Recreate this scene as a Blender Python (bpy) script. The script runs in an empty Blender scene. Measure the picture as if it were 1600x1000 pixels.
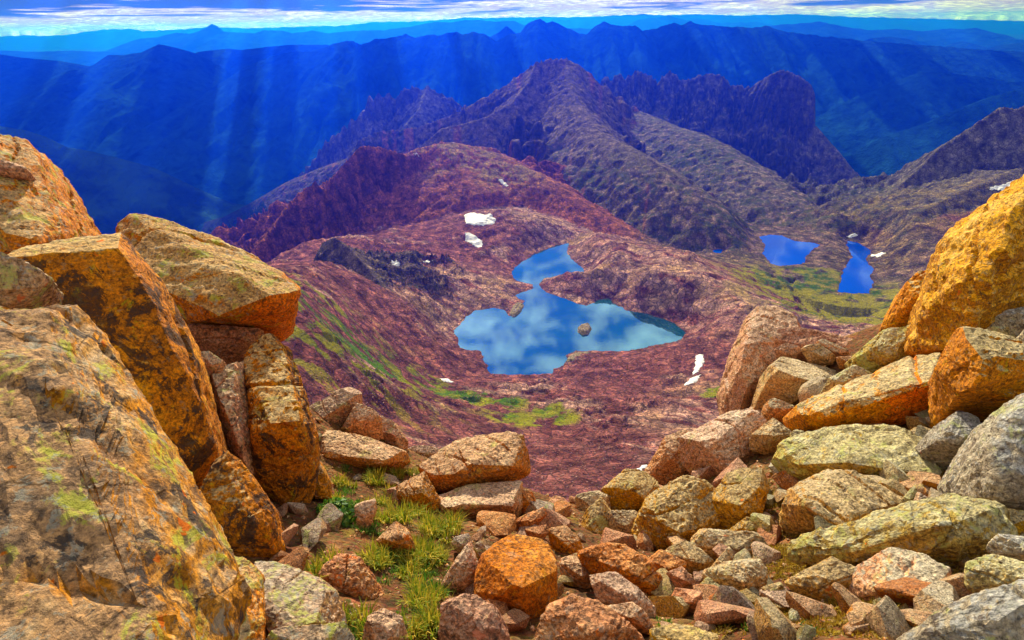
import bpy, bmesh, math, random
import numpy as np
from mathutils import Vector, Matrix

C = bpy.context.scene.collection
SC = bpy.context.scene
random.seed(7)
rng = np.random.default_rng(7)

# ------------------------------------------------------------------ camera
PITCH = math.atan(463 / 953)
ROLL = math.radians(0.9)               # the photograph leans: its horizon is lower on the left
cam_d = bpy.data.cameras.new("camera")
cam = bpy.data.objects.new("camera", cam_d)
C.objects.link(cam)
cam.location = (0, 0, 0)
cam.rotation_euler = (Matrix.Rotation(math.pi / 2 - PITCH, 3, 'X') @ Matrix.Rotation(-ROLL, 3, 'Z')).to_euler()
cam_d.sensor_width = 36
cam_d.lens = 36 * 953 / 1600
cam_d.clip_start = 0.05
cam_d.clip_end = 300000
SC.camera = cam

# ------------------------------------------------------------------ light, sky, exposure
SUN_AZ, SUN_EL = -10.5, 29.0
EXPOSURE = 0.6
SKY_STRENGTH = 0.06
SUN_STRENGTH = 5.0
HAZE_RGB = (0.0006, 0.026, 0.62)           # scattering of the clear mountain air: blue first, red last
HAZE_DENSITY = 1.5e-4
HAZE_G = 0.65
SC.view_settings.view_transform = 'Standard'
SC.view_settings.look = 'None'
SC.view_settings.gamma = 1
SC.view_settings.use_curve_mapping = False
SC.view_settings.exposure = EXPOSURE
SC.cycles.volume_bounces = 1
SC.cycles.max_bounces = 6
SC.cycles.diffuse_bounces = 3
SC.cycles.use_denoising = True

W = bpy.data.worlds.new("World")
SC.world = W
W.use_nodes = True


class NT:
    """small helper round a node tree"""
    def __init__(self, tree):
        self.t = tree
        self.n = tree.nodes
        self.l = tree.links

    def node(self, typ, **kw):
        n = self.n.new(typ)
        for k, v in kw.items():
            setattr(n, k, v)
        return n

    def put(self, sock, v):
        if v is None:
            return
        if isinstance(v, bpy.types.NodeSocket):
            self.l.new(v, sock)
        else:
            if isinstance(v, (tuple, list)) and len(v) == 3 and len(getattr(sock, 'default_value', (0, 0, 0))) == 4:
                v = (*v, 1)
            sock.default_value = v

    def math(self, op, a, b=None, c=None, clamp=False):
        n = self.node('ShaderNodeMath', operation=op)
        n.use_clamp = clamp
        for i, v in enumerate((a, b, c)):
            if v is not None:
                self.put(n.inputs[i], v)
        return n.outputs[0]

    def vmath(self, op, a, b=None):
        n = self.node('ShaderNodeVectorMath', operation=op)
        self.put(n.inputs[0], a)
        if b is not None:
            if op == 'SCALE':
                self.put(n.inputs['Scale'], b)
            else:
                self.put(n.inputs[1], b)
        return n.outputs[0]

    def noise(self, vec, scale, detail=4, rough=0.55, dist=0.0, lac=2.0):
        n = self.node('ShaderNodeTexNoise')
        self.put(n.inputs['Vector'], vec)
        self.put(n.inputs['Scale'], scale)
        n.inputs['Detail'].default_value = detail
        n.inputs['Roughness'].default_value = rough
        n.inputs['Distortion'].default_value = dist
        n.inputs['Lacunarity'].default_value = lac
        return n.outputs['Fac']

    def voronoi(self, vec, scale, feature='F1', out='Distance', rand=1.0):
        n = self.node('ShaderNodeTexVoronoi', feature=feature)
        self.put(n.inputs['Vector'], vec)
        n.inputs['Scale'].default_value = scale
        n.inputs['Randomness'].default_value = rand
        return n.outputs[out]

    def ramp(self, fac, stops, interp='LINEAR'):
        n = self.node('ShaderNodeValToRGB')
        cr = n.color_ramp
        cr.interpolation = interp
        while len(cr.elements) < len(stops):
            cr.elements.new(0.5)
        for e, (p, c) in zip(cr.elements, stops):
            e.position = p
            e.color = (*c, 1) if len(c) == 3 else c
        self.put(n.inputs[0], fac)
        return n.outputs[0]

    def step(self, v, lo, hi):
        n = self.node('ShaderNodeMapRange', interpolation_type='SMOOTHSTEP')
        self.put(n.inputs[0], v)
        n.inputs[1].default_value = lo
        n.inputs[2].default_value = hi
        n.inputs[3].default_value = 0
        n.inputs[4].default_value = 1
        return n.outputs[0]

    def mix(self, fac, a, b, blend='MIX'):
        n = self.node('ShaderNodeMix', data_type='RGBA', blend_type=blend)
        self.put(n.inputs[0], fac)
        self.put(n.inputs[6], a)
        self.put(n.inputs[7], b)
        return n.outputs[2]

    def bump(self, height, strength, dist, normal=None):
        n = self.node('ShaderNodeBump')
        n.inputs['Strength'].default_value = strength
        n.inputs['Distance'].default_value = dist
        self.put(n.inputs['Height'], height)
        if normal is not None:
            self.put(n.inputs['Normal'], normal)
        return n.outputs[0]


def new_mat(name):
    m = bpy.data.materials.new(name)
    m.use_nodes = True
    t = NT(m.node_tree)
    t.n.clear()
    out = t.node('ShaderNodeOutputMaterial')
    return m, t, out


def principled(t, out, color, rough=0.9, normal=None, spec=0.3):
    b = t.node('ShaderNodeBsdfPrincipled')
    t.put(b.inputs['Base Color'], color)
    t.put(b.inputs['Roughness'], rough)
    b.inputs['Specular IOR Level'].default_value = spec
    if normal is not None:
        t.put(b.inputs['Normal'], normal)
    t.l.new(b.outputs[0], out.inputs['Surface'])
    return b


# world: Nishita sky with a broken layer of cumulus
w = NT(W.node_tree)
w.n.clear()
wout = w.node('ShaderNodeOutputWorld')
bg = w.node('ShaderNodeBackground')
sky = w.node('ShaderNodeTexSky', sky_type='NISHITA')
sky.sun_disc = False
sky.sun_elevation = math.radians(SUN_EL)
sky.sun_rotation = math.radians(SUN_AZ)
sky.altitude = 3500
sky.air_density = 1.0
sky.dust_density = 0.25
sky.ozone_density = 2.0
tc = w.node('ShaderNodeTexCoord')
sx = w.node('ShaderNodeSeparateXYZ')
w.put(sx.inputs[0], tc.outputs['Generated'])
zc = w.math('ADD', w.math('MAXIMUM', sx.outputs[2], 0.0), 0.09)
cx = w.node('ShaderNodeCombineXYZ')
w.put(cx.inputs[0], w.math('DIVIDE', sx.outputs[0], zc))
w.put(cx.inputs[1], w.math('DIVIDE', sx.outputs[1], zc))
cl1 = w.noise(cx.outputs[0], 8.0, 8, 0.62, 0.3)
cl2 = w.noise(w.vmath('ADD', cx.outputs[0], (3.7, 1.3, 0.0)), 1.1, 3, 0.5, 0.0)
clsum = w.math('ADD', w.math('MULTIPLY', cl1, 0.72), w.math('MULTIPLY', cl2, 0.38))
cmask = w.step(clsum, 0.47, 0.565)
ccol = w.ramp(w.step(clsum, 0.5, 0.8), [(0, (7.5, 7.6, 7.8)), (1, (27, 26, 25))])
# long thin streaks of cloud low over the horizon
st_v = w.vmath('MULTIPLY', tc.outputs['Generated'], (4.5, 4.5, 95.0))
stn = w.noise(st_v, 1.6, 6, 0.6, 0.3)
low = w.math('MULTIPLY', w.step(sx.outputs[2], 0.010, 0.018), w.step(sx.outputs[2], 0.12, 0.06))
bank = w.math('MULTIPLY', w.step(sx.outputs[0], 0.15, -0.35), w.math('MULTIPLY', w.step(sx.outputs[2], 0.016, 0.026), w.step(sx.outputs[2], 0.16, 0.08)))
stn = w.math('ADD', stn, w.math('MULTIPLY', bank, 0.16))
smask = w.math('MULTIPLY', w.step(stn, 0.44, 0.56), low)
scol = w.ramp(w.step(stn, 0.46, 0.62), [(0, (11.5, 9.6, 9.0)), (1, (0.8, 2.0, 4.4))])
skyt = w.ramp(w.step(sx.outputs[2], 0.02, 0.22), [(0, (0.84, 0.57, 0.50)), (1, (0.50, 0.80, 1.05))])
skyc = w.mix(1.0, sky.outputs[0], skyt, 'MULTIPLY')
wc = w.mix(w.math('MULTIPLY', cmask, 0.9), skyc, ccol)
wc = w.mix(smask, wc, scol)
w.put(bg.inputs[0], wc)
bg.inputs[1].default_value = SKY_STRENGTH
w.l.new(bg.outputs[0], wout.inputs[0])

sun_d = bpy.data.lights.new("sun", 'SUN')
sun_d.energy = SUN_STRENGTH
sun_d.angle = math.radians(0.5)
sun_d.color = (1.0, 0.90, 0.74)
sun = bpy.data.objects.new("sun", sun_d)
C.objects.link(sun)
_az, _el = math.radians(SUN_AZ), math.radians(SUN_EL)
SUN_DIR = Vector((math.sin(_az) * math.cos(_el), math.cos(_az) * math.cos(_el), math.sin(_el)))
sun.rotation_euler = SUN_DIR.to_track_quat('Z', 'Y').to_euler()

# ------------------------------------------------------------------ measuring helpers
FWD = np.array([0, math.cos(PITCH), -math.sin(PITCH)])
_u = np.array([0, math.sin(PITCH), math.cos(PITCH)])
_r = np.array([1.0, 0, 0])
RIGHT = _r * math.cos(ROLL) - _u * math.sin(ROLL)
UP = _u * math.cos(ROLL) + _r * math.sin(ROLL)


def ray(px, py):
    return FWD + RIGHT * (px - 800) / 953 + UP * (500 - py) / 953


def atY(px, py, Y):
    r = ray(px, py)
    return r * (Y / r[1])


def atZ(px, py, z):
    r = ray(px, py)
    return r * (z / r[2])


def atT(px, py, t):
    r = ray(px, py)
    return r / np.linalg.norm(r) * t


# ------------------------------------------------------------------ numpy noise
_perm = np.random.default_rng(3).permutation(256).astype(np.int32)
_perm = np.concatenate([_perm, _perm])
_g = np.random.default_rng(5).normal(size=(256, 3)).astype(np.float32)
_g /= np.linalg.norm(_g, axis=1, keepdims=True)


def perlin(x, y, z):
    x = np.asarray(x, np.float32)
    y = np.asarray(y, np.float32)
    z = np.broadcast_to(np.asarray(z, np.float32), x.shape)
    xi, yi, zi = np.floor(x).astype(np.int32), np.floor(y).astype(np.int32), np.floor(z).astype(np.int32)
    xf, yf, zf = x - xi, y - yi, z - zi
    u = xf * xf * xf * (xf * (xf * 6 - 15) + 10)
    v = yf * yf * yf * (yf * (yf * 6 - 15) + 10)
    ww = zf * zf * zf * (zf * (zf * 6 - 15) + 10)
    xi &= 255
    yi &= 255
    zi &= 255

    def gr(dx, dy, dz):
        h = _perm[_perm[_perm[(xi + dx) & 255] + ((yi + dy) & 255)] + ((zi + dz) & 255)]
        g = _g[h]
        return g[..., 0] * (xf - dx) + g[..., 1] * (yf - dy) + g[..., 2] * (zf - dz)
    l = lambda a, b, t: a + (b - a) * t
    x00 = l(gr(0, 0, 0), gr(1, 0, 0), u)
    x10 = l(gr(0, 1, 0), gr(1, 1, 0), u)
    x01 = l(gr(0, 0, 1), gr(1, 0, 1), u)
    x11 = l(gr(0, 1, 1), gr(1, 1, 1), u)
    return l(l(x00, x10, v), l(x01, x11, v), ww) * 1.5


def fbm(x, y, z, oct=4, gain=0.5, ridged=False):
    s = np.zeros(np.shape(x), np.float32)
    a, f = 1.0, 1.0
    for o in range(oct):
        n = perlin(np.asarray(x) * f + 13.7 * o, np.asarray(y) * f + 7.1 * o, np.asarray(z) * f + 3.3 * o)
        if ridged:
            n = 1 - 2 * np.abs(n)
        s += a * n
        a *= gain
        f *= 2.03
    return s


def sstep(v, a, b):
    t = np.clip((v - a) / (b - a), 0, 1)
    return t * t * (3 - 2 * t)


class TPS:
    """thin plate height through control points"""
    def __init__(self, pts, reg=0.0, scale=1.0):
        p = np.array(pts, float)
        self.s = scale
        self.xy = p[:, :2] / scale
        n = len(p)
        K = self.k(self.xy, self.xy) + reg * np.eye(n)
        P = np.c_[np.ones(n), self.xy]
        A = np.zeros((n + 3, n + 3))
        A[:n, :n] = K
        A[:n, n:] = P
        A[n:, :n] = P.T
        self.w = np.linalg.solve(A, np.r_[p[:, 2], 0, 0, 0]).astype(np.float32)

    @staticmethod
    def k(a, b):
        d2 = ((a[:, None, :] - b[None]) ** 2).sum(-1)
        return 0.5 * d2 * np.log(d2 + 1e-9)

    def __call__(self, x, y):
        sh = np.shape(x)
        x = np.ravel(x).astype(np.float32) / self.s
        y = np.ravel(y).astype(np.float32) / self.s
        r = self.w[-3] + self.w[-2] * x + self.w[-1] * y
        for (cx_, cy_), wt in zip(self.xy, self.w):
            d2 = (x - np.float32(cx_)) ** 2 + (y - np.float32(cy_)) ** 2
            r = r + wt * np.float32(0.5) * d2 * np.log(d2 + np.float32(1e-9))
        return r.reshape(sh)


def poly_sd(x, y, poly):
    """signed distance to a closed polygon, negative inside"""
    d = np.full(x.shape, 1e12)
    inside = np.zeros(x.shape, bool)
    n = len(poly)
    for i in range(n):
        ax, ay = poly[i]
        bx, by = poly[(i + 1) % n]
        ex, ey = bx - ax, by - ay
        t = np.clip(((x - ax) * ex + (y - ay) * ey) / (ex * ex + ey * ey + 1e-9), 0, 1)
        d = np.minimum(d, (x - ax - t * ex) ** 2 + (y - ay - t * ey) ** 2)
        c = ((ay > y) != (by > y)) & (x < (bx - ax) * (y - ay) / (by - ay + 1e-12) + ax)
        inside ^= c
    d = np.sqrt(d)
    return np.where(inside, -d, d)


# ------------------------------------------------------------------ object helpers
def mesh_np(name, verts, faces, smooth=True):
    """mesh from numpy arrays; faces (n,3) or (n,4)"""
    me = bpy.data.meshes.new(name)
    verts = np.asarray(verts, np.float32)
    faces = np.asarray(faces, np.int32)
    k = faces.shape[1]
    me.vertices.add(len(verts))
    me.vertices.foreach_set('co', verts.ravel())
    me.loops.add(faces.size)
    me.loops.foreach_set('vertex_index', faces.ravel())
    me.polygons.add(len(faces))
    me.polygons.foreach_set('loop_start', np.arange(0, faces.size, k, dtype=np.int32))
    me.polygons.foreach_set('loop_total', np.full(len(faces), k, np.int32))
    if smooth:
        me.polygons.foreach_set('use_smooth', np.ones(len(faces), bool))
    me.update()
    me.validate()
    return me


def link(name, me, mat, parent=None):
    o = bpy.data.objects.new(name, me)
    C.objects.link(o)
    if mat is not None and not me.materials:
        me.materials.append(mat)
    if parent is not None:
        o.parent = parent
    return o


def tag(o, label=None, cat=None, kind=None, group=None):
    for k, v in (('label', label), ('category', cat), ('kind', kind), ('group', group)):
        if v:
            o[k] = v
    return o


def grid_faces(nu, nv):
    i = np.arange(nu * nv).reshape(nu, nv)
    return np.stack([i[:-1, :-1], i[1:, :-1], i[1:, 1:], i[:-1, 1:]], -1).reshape(-1, 4)


def set_col(me, name, rgb, alpha=None):
    a = me.color_attributes.new(name, 'FLOAT_COLOR', 'POINT')
    c = np.ones((len(rgb), 4), np.float32)
    c[:, :3] = rgb
    if alpha is not None:
        c[:, 3] = alpha
    a.data.foreach_set('color', c.ravel())


# ------------------------------------------------------------------ lakes: outlines measured on the water plane
LAKE_Z, LOWER_Z = -500.0, -512.0
UPPER = [(887, 380), (864, 385), (835, 397), (814, 411), (798, 426), (806, 439), (832, 444), (835, 450), (816, 457), (803, 462), (819, 470), (814, 489), (795, 495), (790, 486), (772, 481), (743, 485), (725, 499), (710, 517), (719, 544), (751, 548), (756, 565), (767, 583), (793, 585), (822, 585), (861, 583), (866, 576), (882, 570), (885, 555), (900, 548), (937, 548), (982, 548), (1019, 540), (1058, 533), (1071, 520), (1055, 506), (1034, 498), (1005, 489), (979, 485), (958, 473), (950, 466), (932, 471), (916, 478), (906, 475), (879, 466), (856, 458), (845, 450), (843, 444), (848, 436), (874, 430), (906, 432), (912, 419), (898, 410), (885, 394), (890, 381)]
NORTH = [(1186, 370), (1203, 367), (1222, 368), (1242, 377), (1268, 379), (1284, 383), (1268, 391), (1258, 402), (1260, 410), (1239, 414), (1220, 415), (1206, 412), (1192, 396), (1197, 384)]
EAST = [(1326, 376), (1340, 379), (1359, 390), (1360, 396), (1351, 403), (1357, 413), (1366, 421), (1358, 432), (1366, 442), (1357, 454), (1359, 458), (1340, 458), (1309, 456), (1314, 439), (1318, 422), (1332, 401), (1323, 382)]
POND1 = [(1114, 392), (1121, 389), (1130, 390), (1126, 395), (1117, 395)]
LAKES = [([tuple(atZ(px, py, z)[:2]) for px, py in o], z) for o, z in ((UPPER, LAKE_Z), (NORTH, LOWER_Z), (EAST, LOWER_Z), (POND1, -517.0))]

# ------------------------------------------------------------------ the mountain basin: one height function
BASE = [(860, 760, 350), (960, 740, 380), (900, 690, 510), (1050, 700, 470), (850, 640, 630), (700, 640, 560), (800, 602, 745), (1000, 640, 610),
        (600, 650, 470), (520, 610, 440), (480, 500, 540), (560, 560, 590), (640, 590, 690), (450, 450, 600), (520, 470, 740), (600, 480, 880),
        (680, 520, 890), (560, 430, 930), (500, 420, 900), (440, 412, 860), (600, 450, 1000), (640, 420, 1200), (690, 460, 1080),
        (930, 376, 1320), (1060, 396, 1220), (1150, 441, 1070), (1230, 488, 940), (1330, 522, 840), (1400, 534, 790), (980, 420, 1170), (1080, 450, 1010), (1140, 500, 900),
        (1100, 560, 800), (1120, 640, 590), (1180, 560, 760), (1000, 580, 790),
        (1300, 500, 1035), (1380, 480, 1080), (1240, 470, 1130), (1180, 420, 1290), (1290, 395, 1370), (1300, 350, 1600), (1400, 420, 1230), (1450, 360, 1330), (1500, 330, 1400), (1440, 440, 1120),
        (500, 380, 1300), (600, 400, 1270), (700, 345, 1560), (800, 335, 1560), (760, 385, 1390), (850, 352, 1500), 
        (875, 450, 1120), (900, 560, 860), (700, 560, 830)]
base_pts = [tuple(atY(*b)) for b in BASE]
for az_d in (-40, -25, -10, 5, 20, 35):
    a = math.radians(az_d)
    for r, z in ((12, -22), (60, -75), (150, -165), (260, -255)):
        if abs(az_d) > 20:
            z *= 1.1
        base_pts.append((r * math.sin(a), r * math.cos(a), z))
for x, y, z in ((390, 1440, -515), (310, 1640, -530), (560, 1700, -540), (210, 1830, -520), (620, 1850, -560), (-420, 420, -420), (-700, 700, -620), (-900, 1000, -760), (-1000, 1500, -900), (-1300, 2000, -1050), (-1200, 2600, -1120), (-1500, 3300, -1250), (-600, 3300, -1150),
                (0, 2500, -650), (200, 4300, -1100), (900, 4500, -1200), (1700, 3700, -1200), (1500, 2700, -850), (600, 2000, -540), (1050, 2100, -610), (2200, 2900, -1000),
                (900, 900, -420), (1300, 1300, -440), (2000, 1500, -500), (700, 500, -420), (-2600, 3000, -1200), (300, 5000, -1250), (2500, 4800, -1250), (-2600, 4800, -1250)):
    base_pts.append((x, y, z))
tps = TPS(base_pts, reg=0.002, scale=500)


def ridge_def(pts, front, back, flute=45.0, famp=0.4, jag=0.0, cap=0.75):
    return dict(cap=cap, p=np.array([atY(*q) if len(q) == 3 else q for q in pts]), f=front, b=back, fl=flute, fa=famp, jag=jag)


# profile: list of (slope, until distance)
RIDGES = {
 'red_ridge': [ridge_def([(392, 398, 1330), (415, 372, 1400), (432, 350, 1470), (455, 318, 1560), (468, 302, 1590), (484, 292, 1605), (493, 284, 1610), (500, 292, 1615), (508, 300, 1620), (514, 288, 1630), (521, 279, 1635), (528, 290, 1640), (533, 285, 1650), (535, 262, 1680), (548, 248, 1720), (560, 234, 1750), (572, 229, 1780), (590, 230, 1790), (606, 236, 1800), (640, 244, 1850), (668, 240, 1930), (690, 222, 2000)],
                         [(3.4, 34), (0.62, 90), (0.36, 9e9)], [(1.6, 60), (0.8, 9e9)], 24, 0.5, 6.0),
               ridge_def([(680, 226, 1990), (690, 222, 2000), (715, 224, 2010), (745, 234, 2010), (775, 238, 1990), (800, 251, 1930), (850, 276, 1830), (900, 308, 1730), (960, 347, 1590), (1010, 374, 1500), (1060, 396, 1420)],
                         [(0.22, 70), (0.40, 9e9)], [(0.5, 60), (0.8, 9e9)], 70, 0.2),
               ridge_def([(690, 222, 2000), (720, 262, 1850), (760, 300, 1720)], [(0.25, 150), (0.4, 9e9)], [(0.25, 150), (0.4, 9e9)], 50, 0.3)],
 'slate_outcrop': [ridge_def([(505, 378, 1120), (522, 370, 1110), (545, 385, 1080), (575, 420, 1020), (605, 455, 960)], [(1.1, 30), (0.6, 9e9)], [(1.4, 30), (0.6, 9e9)], 18, 0.5)],
 'pyramid_mountain': [ridge_def([(300, 352, 4000), (350, 338, 3860), (400, 312, 3700), (450, 283, 3500), (500, 262, 3300), (545, 246, 3140)], [(0.7, 120), (0.5, 9e9)], [(0.8, 9e9)], 70, 0.3),
               ridge_def([(545, 246, 3140), (560, 222, 3100), (590, 208, 3100), (640, 203, 3080), (680, 192, 3060), (720, 177, 3040), (750, 158, 3020), (770, 148, 3010), (800, 130, 3000), (822, 112, 2990), (838, 98, 2980), (855, 96, 2980), (872, 94, 2980), (886, 93, 2980), (893, 104, 2990), (903, 122, 3000), (912, 135, 3020), (930, 143, 3060), (950, 150, 3100), (985, 172, 3200)],
                         [(1.7, 50), (0.85, 9e9)], [(1.6, 9e9)], 64, 0.6, 9.0),
               ridge_def([(838, 98, 2980), (826, 128, 2860), (800, 160, 2740), (760, 182, 2680), (720, 194, 2660)], [(0.95, 50), (0.7, 9e9)], [(0.9, 9e9)], 30, 0.3),
               ridge_def([(720, 194, 2660), (690, 200, 2640), (660, 226, 2620)], [(0.95, 60), (0.5, 9e9)], [(0.9, 9e9)], 30, 0.3),
               ridge_def([(886, 93, 2980), (900, 160, 2620), (935, 205, 2260), (985, 232, 2010), (1040, 262, 1810), (1090, 298, 1660), (1140, 340, 1530), (1180, 382, 1435)],
                         [(0.42, 60), (0.8, 9e9)], [(0.5, 50), (0.8, 9e9)], 90, 0.12)],
 'jagged_mountain': [ridge_def([(925, 150, 3900), (938, 134, 3900), (946, 120, 3900), (953, 130, 3900), (962, 121, 3900), (968, 118, 3900), (976, 126, 3900), (984, 119, 3900), (996, 113, 3900), (1006, 118, 3900), (1016, 122, 3900), (1027, 130, 3900), (1036, 120, 3880), (1047, 113, 3880), (1056, 121, 3880), (1068, 129, 3860), (1085, 125, 3840), (1100, 119, 3820), (1122, 118, 3800), (1133, 125, 3780), (1141, 134, 3760), (1160, 137, 3740), (1172, 140, 3720)],
                         [(3.6, 34), (1.3, 90), (0.62, 9e9)], [(3.5, 9e9)], 48, 0.75, 16.0),
               ridge_def([(1170, 140, 3700), (1185, 128, 3660), (1205, 116, 3580), (1222, 109, 3540), (1240, 115, 3500), (1258, 125, 3480), (1268, 134, 3460), (1274, 150, 3450)], [(4.2, 66), (1.05, 9e9)], [(3.0, 9e9)], 34, 0.6, 6.0, 4.0),
               ridge_def([(1275, 196, 3420), (1300, 225, 3340), (1330, 262, 3200), (1352, 292, 3060)], [(1.3, 60), (0.9, 9e9)], [(1.2, 9e9)], 40, 0.4),
               ridge_def([(985, 172, 3000), (1050, 198, 2650), (1080, 206, 2500), (1130, 232, 2250), (1180, 265, 2020), (1235, 305, 1800), (1290, 342, 1640)],
                         [(0.35, 90), (0.6, 9e9)], [(0.3, 60), (0.7, 9e9)], 90, 0.14)],
 'right_mountain': [ridge_def([(1322, 345, 1560), (1360, 318, 1620), (1395, 300, 1650), (1420, 280, 1670), (1445, 255, 1680), (1475, 228, 1690), (1500, 212, 1700), (1525, 195, 1700), (1545, 182, 1700), (1560, 171, 1700), (1575, 170, 1700), (1590, 172, 1690), (1640, 150, 1700), (1750, 110, 1720)],
                         [(1.0, 90), (0.52, 9e9)], [(1.0, 9e9)], 34, 0.32, 6.0),
               ridge_def([(1345, 385, 1330), (1395, 362, 1360), (1440, 330, 1400), (1500, 300, 1440), (1600, 262, 1480)], [(0.6, 50), (0.45, 9e9)], [(0.35, 9e9)], 40, 0.3)],
 'spired_ridge': [ridge_def([(440, 300, 4132), (480, 262, 4092), (510, 222, 4065), (540, 196, 4052), (566, 176, 4038), (578, 152, 4024), (600, 150, 4011), (622, 150, 3998), (632, 140, 3984), (650, 139, 3970), (660, 143, 3970), (668, 133, 3970), (674, 142, 3970), (690, 150, 3970), (716, 162, 3970), (760, 190, 3970)],
                         [(3.6, 40), (0.9, 9e9)], [(3.5, 9e9)], 34, 0.5, 18.0),
               ridge_def([(668, 136, 3970), (655, 170, 3768), (630, 200, 3633)], [(1.0, 9e9)], [(1.0, 9e9)], 30, 0.4)],
}
RNAMES = ['basin_terrain'] + list(RIDGES)


def prof(d, segs):
    h = np.zeros_like(d)
    a = 0.0
    for s, b in segs:
        h += s * np.clip(d - a, 0, b - a)
        a = b
    return h


def heights(x, y, want_id=False):
    x = np.asarray(x, np.float64)
    y = np.asarray(y, np.float64)
    b = tps(x, y).astype(np.float64)
    dist = np.hypot(x, y)
    # glaciated slabs and hummocks on the basin floor
    lo = fbm(x / 130, y / 130, 0.3, 3)
    md = fbm(x / 42 + 9, y / 42, 1.7, 3)
    wy = (y * 0.8 + x * 0.6)
    wx = (x * 0.8 - y * 0.6)
    rib = fbm(wx / 75, wy / 19, 4.2, 3, ridged=True)
    amp = sstep(dist, 60, 500)
    fi = fbm(x / 11, y / 11, 6.6, 2)
    b = b + amp * (7 * lo + 3.0 * md + 2.2 * rib * sstep(lo, -0.2, 0.4) + 0.7 * fi)
    kn = sstep(fbm(x / 55, y / 55, 14.0, 3), 0.02, 0.16)
    kn2 = sstep(fbm(x / 21 + 4, y / 21, 15.0, 3), 0.0, 0.2)
    slz = sstep(lo + 0.4 * md, 0.05, 0.5)
    b = b + amp * slz * (4.0 * kn + 2.2 * kn2 - 3)
    h = b.copy()
    rid = np.zeros(x.shape, np.int32)
    steep = np.zeros(x.shape)
    jag = fbm(x / 16, y / 16, 2.2, 3, ridged=True)
    jagb = fbm(x / 46, y / 46, 2.9, 4, 0.5, ridged=True)
    for k, name in enumerate(RIDGES):
        for R in RIDGES[name]:
            P = R['p']
            bd = np.full(x.shape, 1e18)
            cz = np.zeros(x.shape)
            side = np.zeros(x.shape)
            arc = np.zeros(x.shape)
            over = np.zeros(x.shape)
            L = 0.0
            nseg = len(P) - 1
            for i in range(len(P) - 1):
                ax, ay, az_ = P[i]
                bx, by, bz = P[i + 1]
                ex, ey = bx - ax, by - ay
                l2 = ex * ex + ey * ey
                t0 = ((x - ax) * ex + (y - ay) * ey) / l2
                t = np.clip(t0, 0, 1)
                dx, dy = x - ax - t * ex, y - ay - t * ey
                d2 = dx * dx + dy * dy
                m = d2 < bd
                ov = np.zeros(x.shape)
                if i == 0:
                    ov = np.maximum(ov, -t0 * math.sqrt(l2))
                if i == nseg - 1:
                    ov = np.maximum(ov, (t0 - 1) * math.sqrt(l2))
                over = np.where(m, ov, over)
                bd = np.where(m, d2, bd)
                cz = np.where(m, az_ + t * (bz - az_), cz)
                side = np.where(m, ex * (y - ay) - ey * (x - ax), side)
                arc = np.where(m, L + t * math.sqrt(l2), arc)
                L += math.sqrt(l2)
            d = np.sqrt(bd)
            n1 = fbm(arc / R['fl'], d / (R['fl'] * 3.5), 11.0 + k, 3, 0.55, True)
            n2 = fbm(x / 60, y / 60, 5.0 + k, 2)
            dd = d * np.clip(1 - R['fa'] * 0.55 * n1 + 0.18 * n2, 0.35, 3)
            front = side < 0
            pr = np.where(front, prof(dd, R['f']), prof(dd, R['b']))
            pr = pr + np.maximum(over, 0) * R['cap']
            if R['jag']:
                cj = fbm(arc / (R['jag'] * 2.6), d / 60.0, 17.0 + k, 3, 0.6, True)
                cz = cz + R['jag'] * (cj - 0.4) * np.clip(1 - d / 70.0, 0, 1)
            fade = np.clip(1 - d / 900, 0, 1)
            far = name in ('pyramid_mountain', 'jagged_mountain', 'spired_ridge')
            rel = 6.0 * jagb + 7 * n2 + 2.0 * kn - 3 if far else 2.6 * jag + 5 * n2 + 1.2 * fi + 3.0 * kn + 1.5 * kn2 - 3
            hr = cz - pr + sstep(d, 3, 40) * fade * rel
            kk = 14.0
            up = hr > h
            rid = np.where(up, k + 1, rid)
            s0 = R['f'][0][0]
            steep = np.where(up, np.where(d < R['f'][0][1] * 1.3, s0, 0.6), steep)
            mm = np.maximum(h, hr)
            blend = np.clip(1 - np.abs(h - hr) / kk, 0, 1)
            h = mm + kk * 0.18 * blend ** 2 * sstep(d, 5, 40)
    # lakes
    lk = np.full(x.shape, 1e9)
    done = np.zeros(x.shape, bool)
    for poly, z in LAKES:
        pa = np.array(poly)
        x0, y0 = pa.min(0) - 130
        x1, y1 = pa.max(0) + 130
        m = (x > x0) & (x < x1) & (y > y0) & (y < y1)
        if not m.any():
            continue
        small = len(poly) < 8
        sd = poly_sd(x[m], y[m], poly)
        sd = sd + 5.0 * fbm(x[m] / 17, y[m] / 17, 8.1, 3) * (0.3 if small else 0.8)
        R_ = 25.0 if small else 85.0
        hm = h[m]
        k_ = sstep(sd, 0, R_)
        shore = z + 0.10 * sd
        tgt = np.where(sd > R_, hm, np.where(sd > 0, np.maximum(shore * (1 - k_) + hm * k_, z + 0.03 * np.minimum(sd, 60)), z - np.minimum(-sd * 0.35, 9)))
        tgt = np.where(done[m] & (sd > 0), hm, tgt)
        done[m] |= sd < 0
        h[m] = tgt
        lk[m] = np.minimum(lk[m], sd)
        rid_m = rid[m]
        rid_m[sd < R_ * 0.5] = 0
        rid[m] = rid_m
    h = np.maximum(h, -1290.0)
    if want_id:
        return h, rid, steep, lk, jag
    return h


def hit_terrain(px, py, y0=250, y1=3600):
    r = ray(px, py)
    ys = np.geomspace(y0, y1, 420)
    xs = ys * r[0] / r[1]
    zs = ys * r[2] / r[1]
    g = heights(xs, ys) - zs
    i = np.argmax(g > 0)
    if g[i] <= 0:
        return None
    return np.array([xs[i], ys[i], zs[i]])


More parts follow.
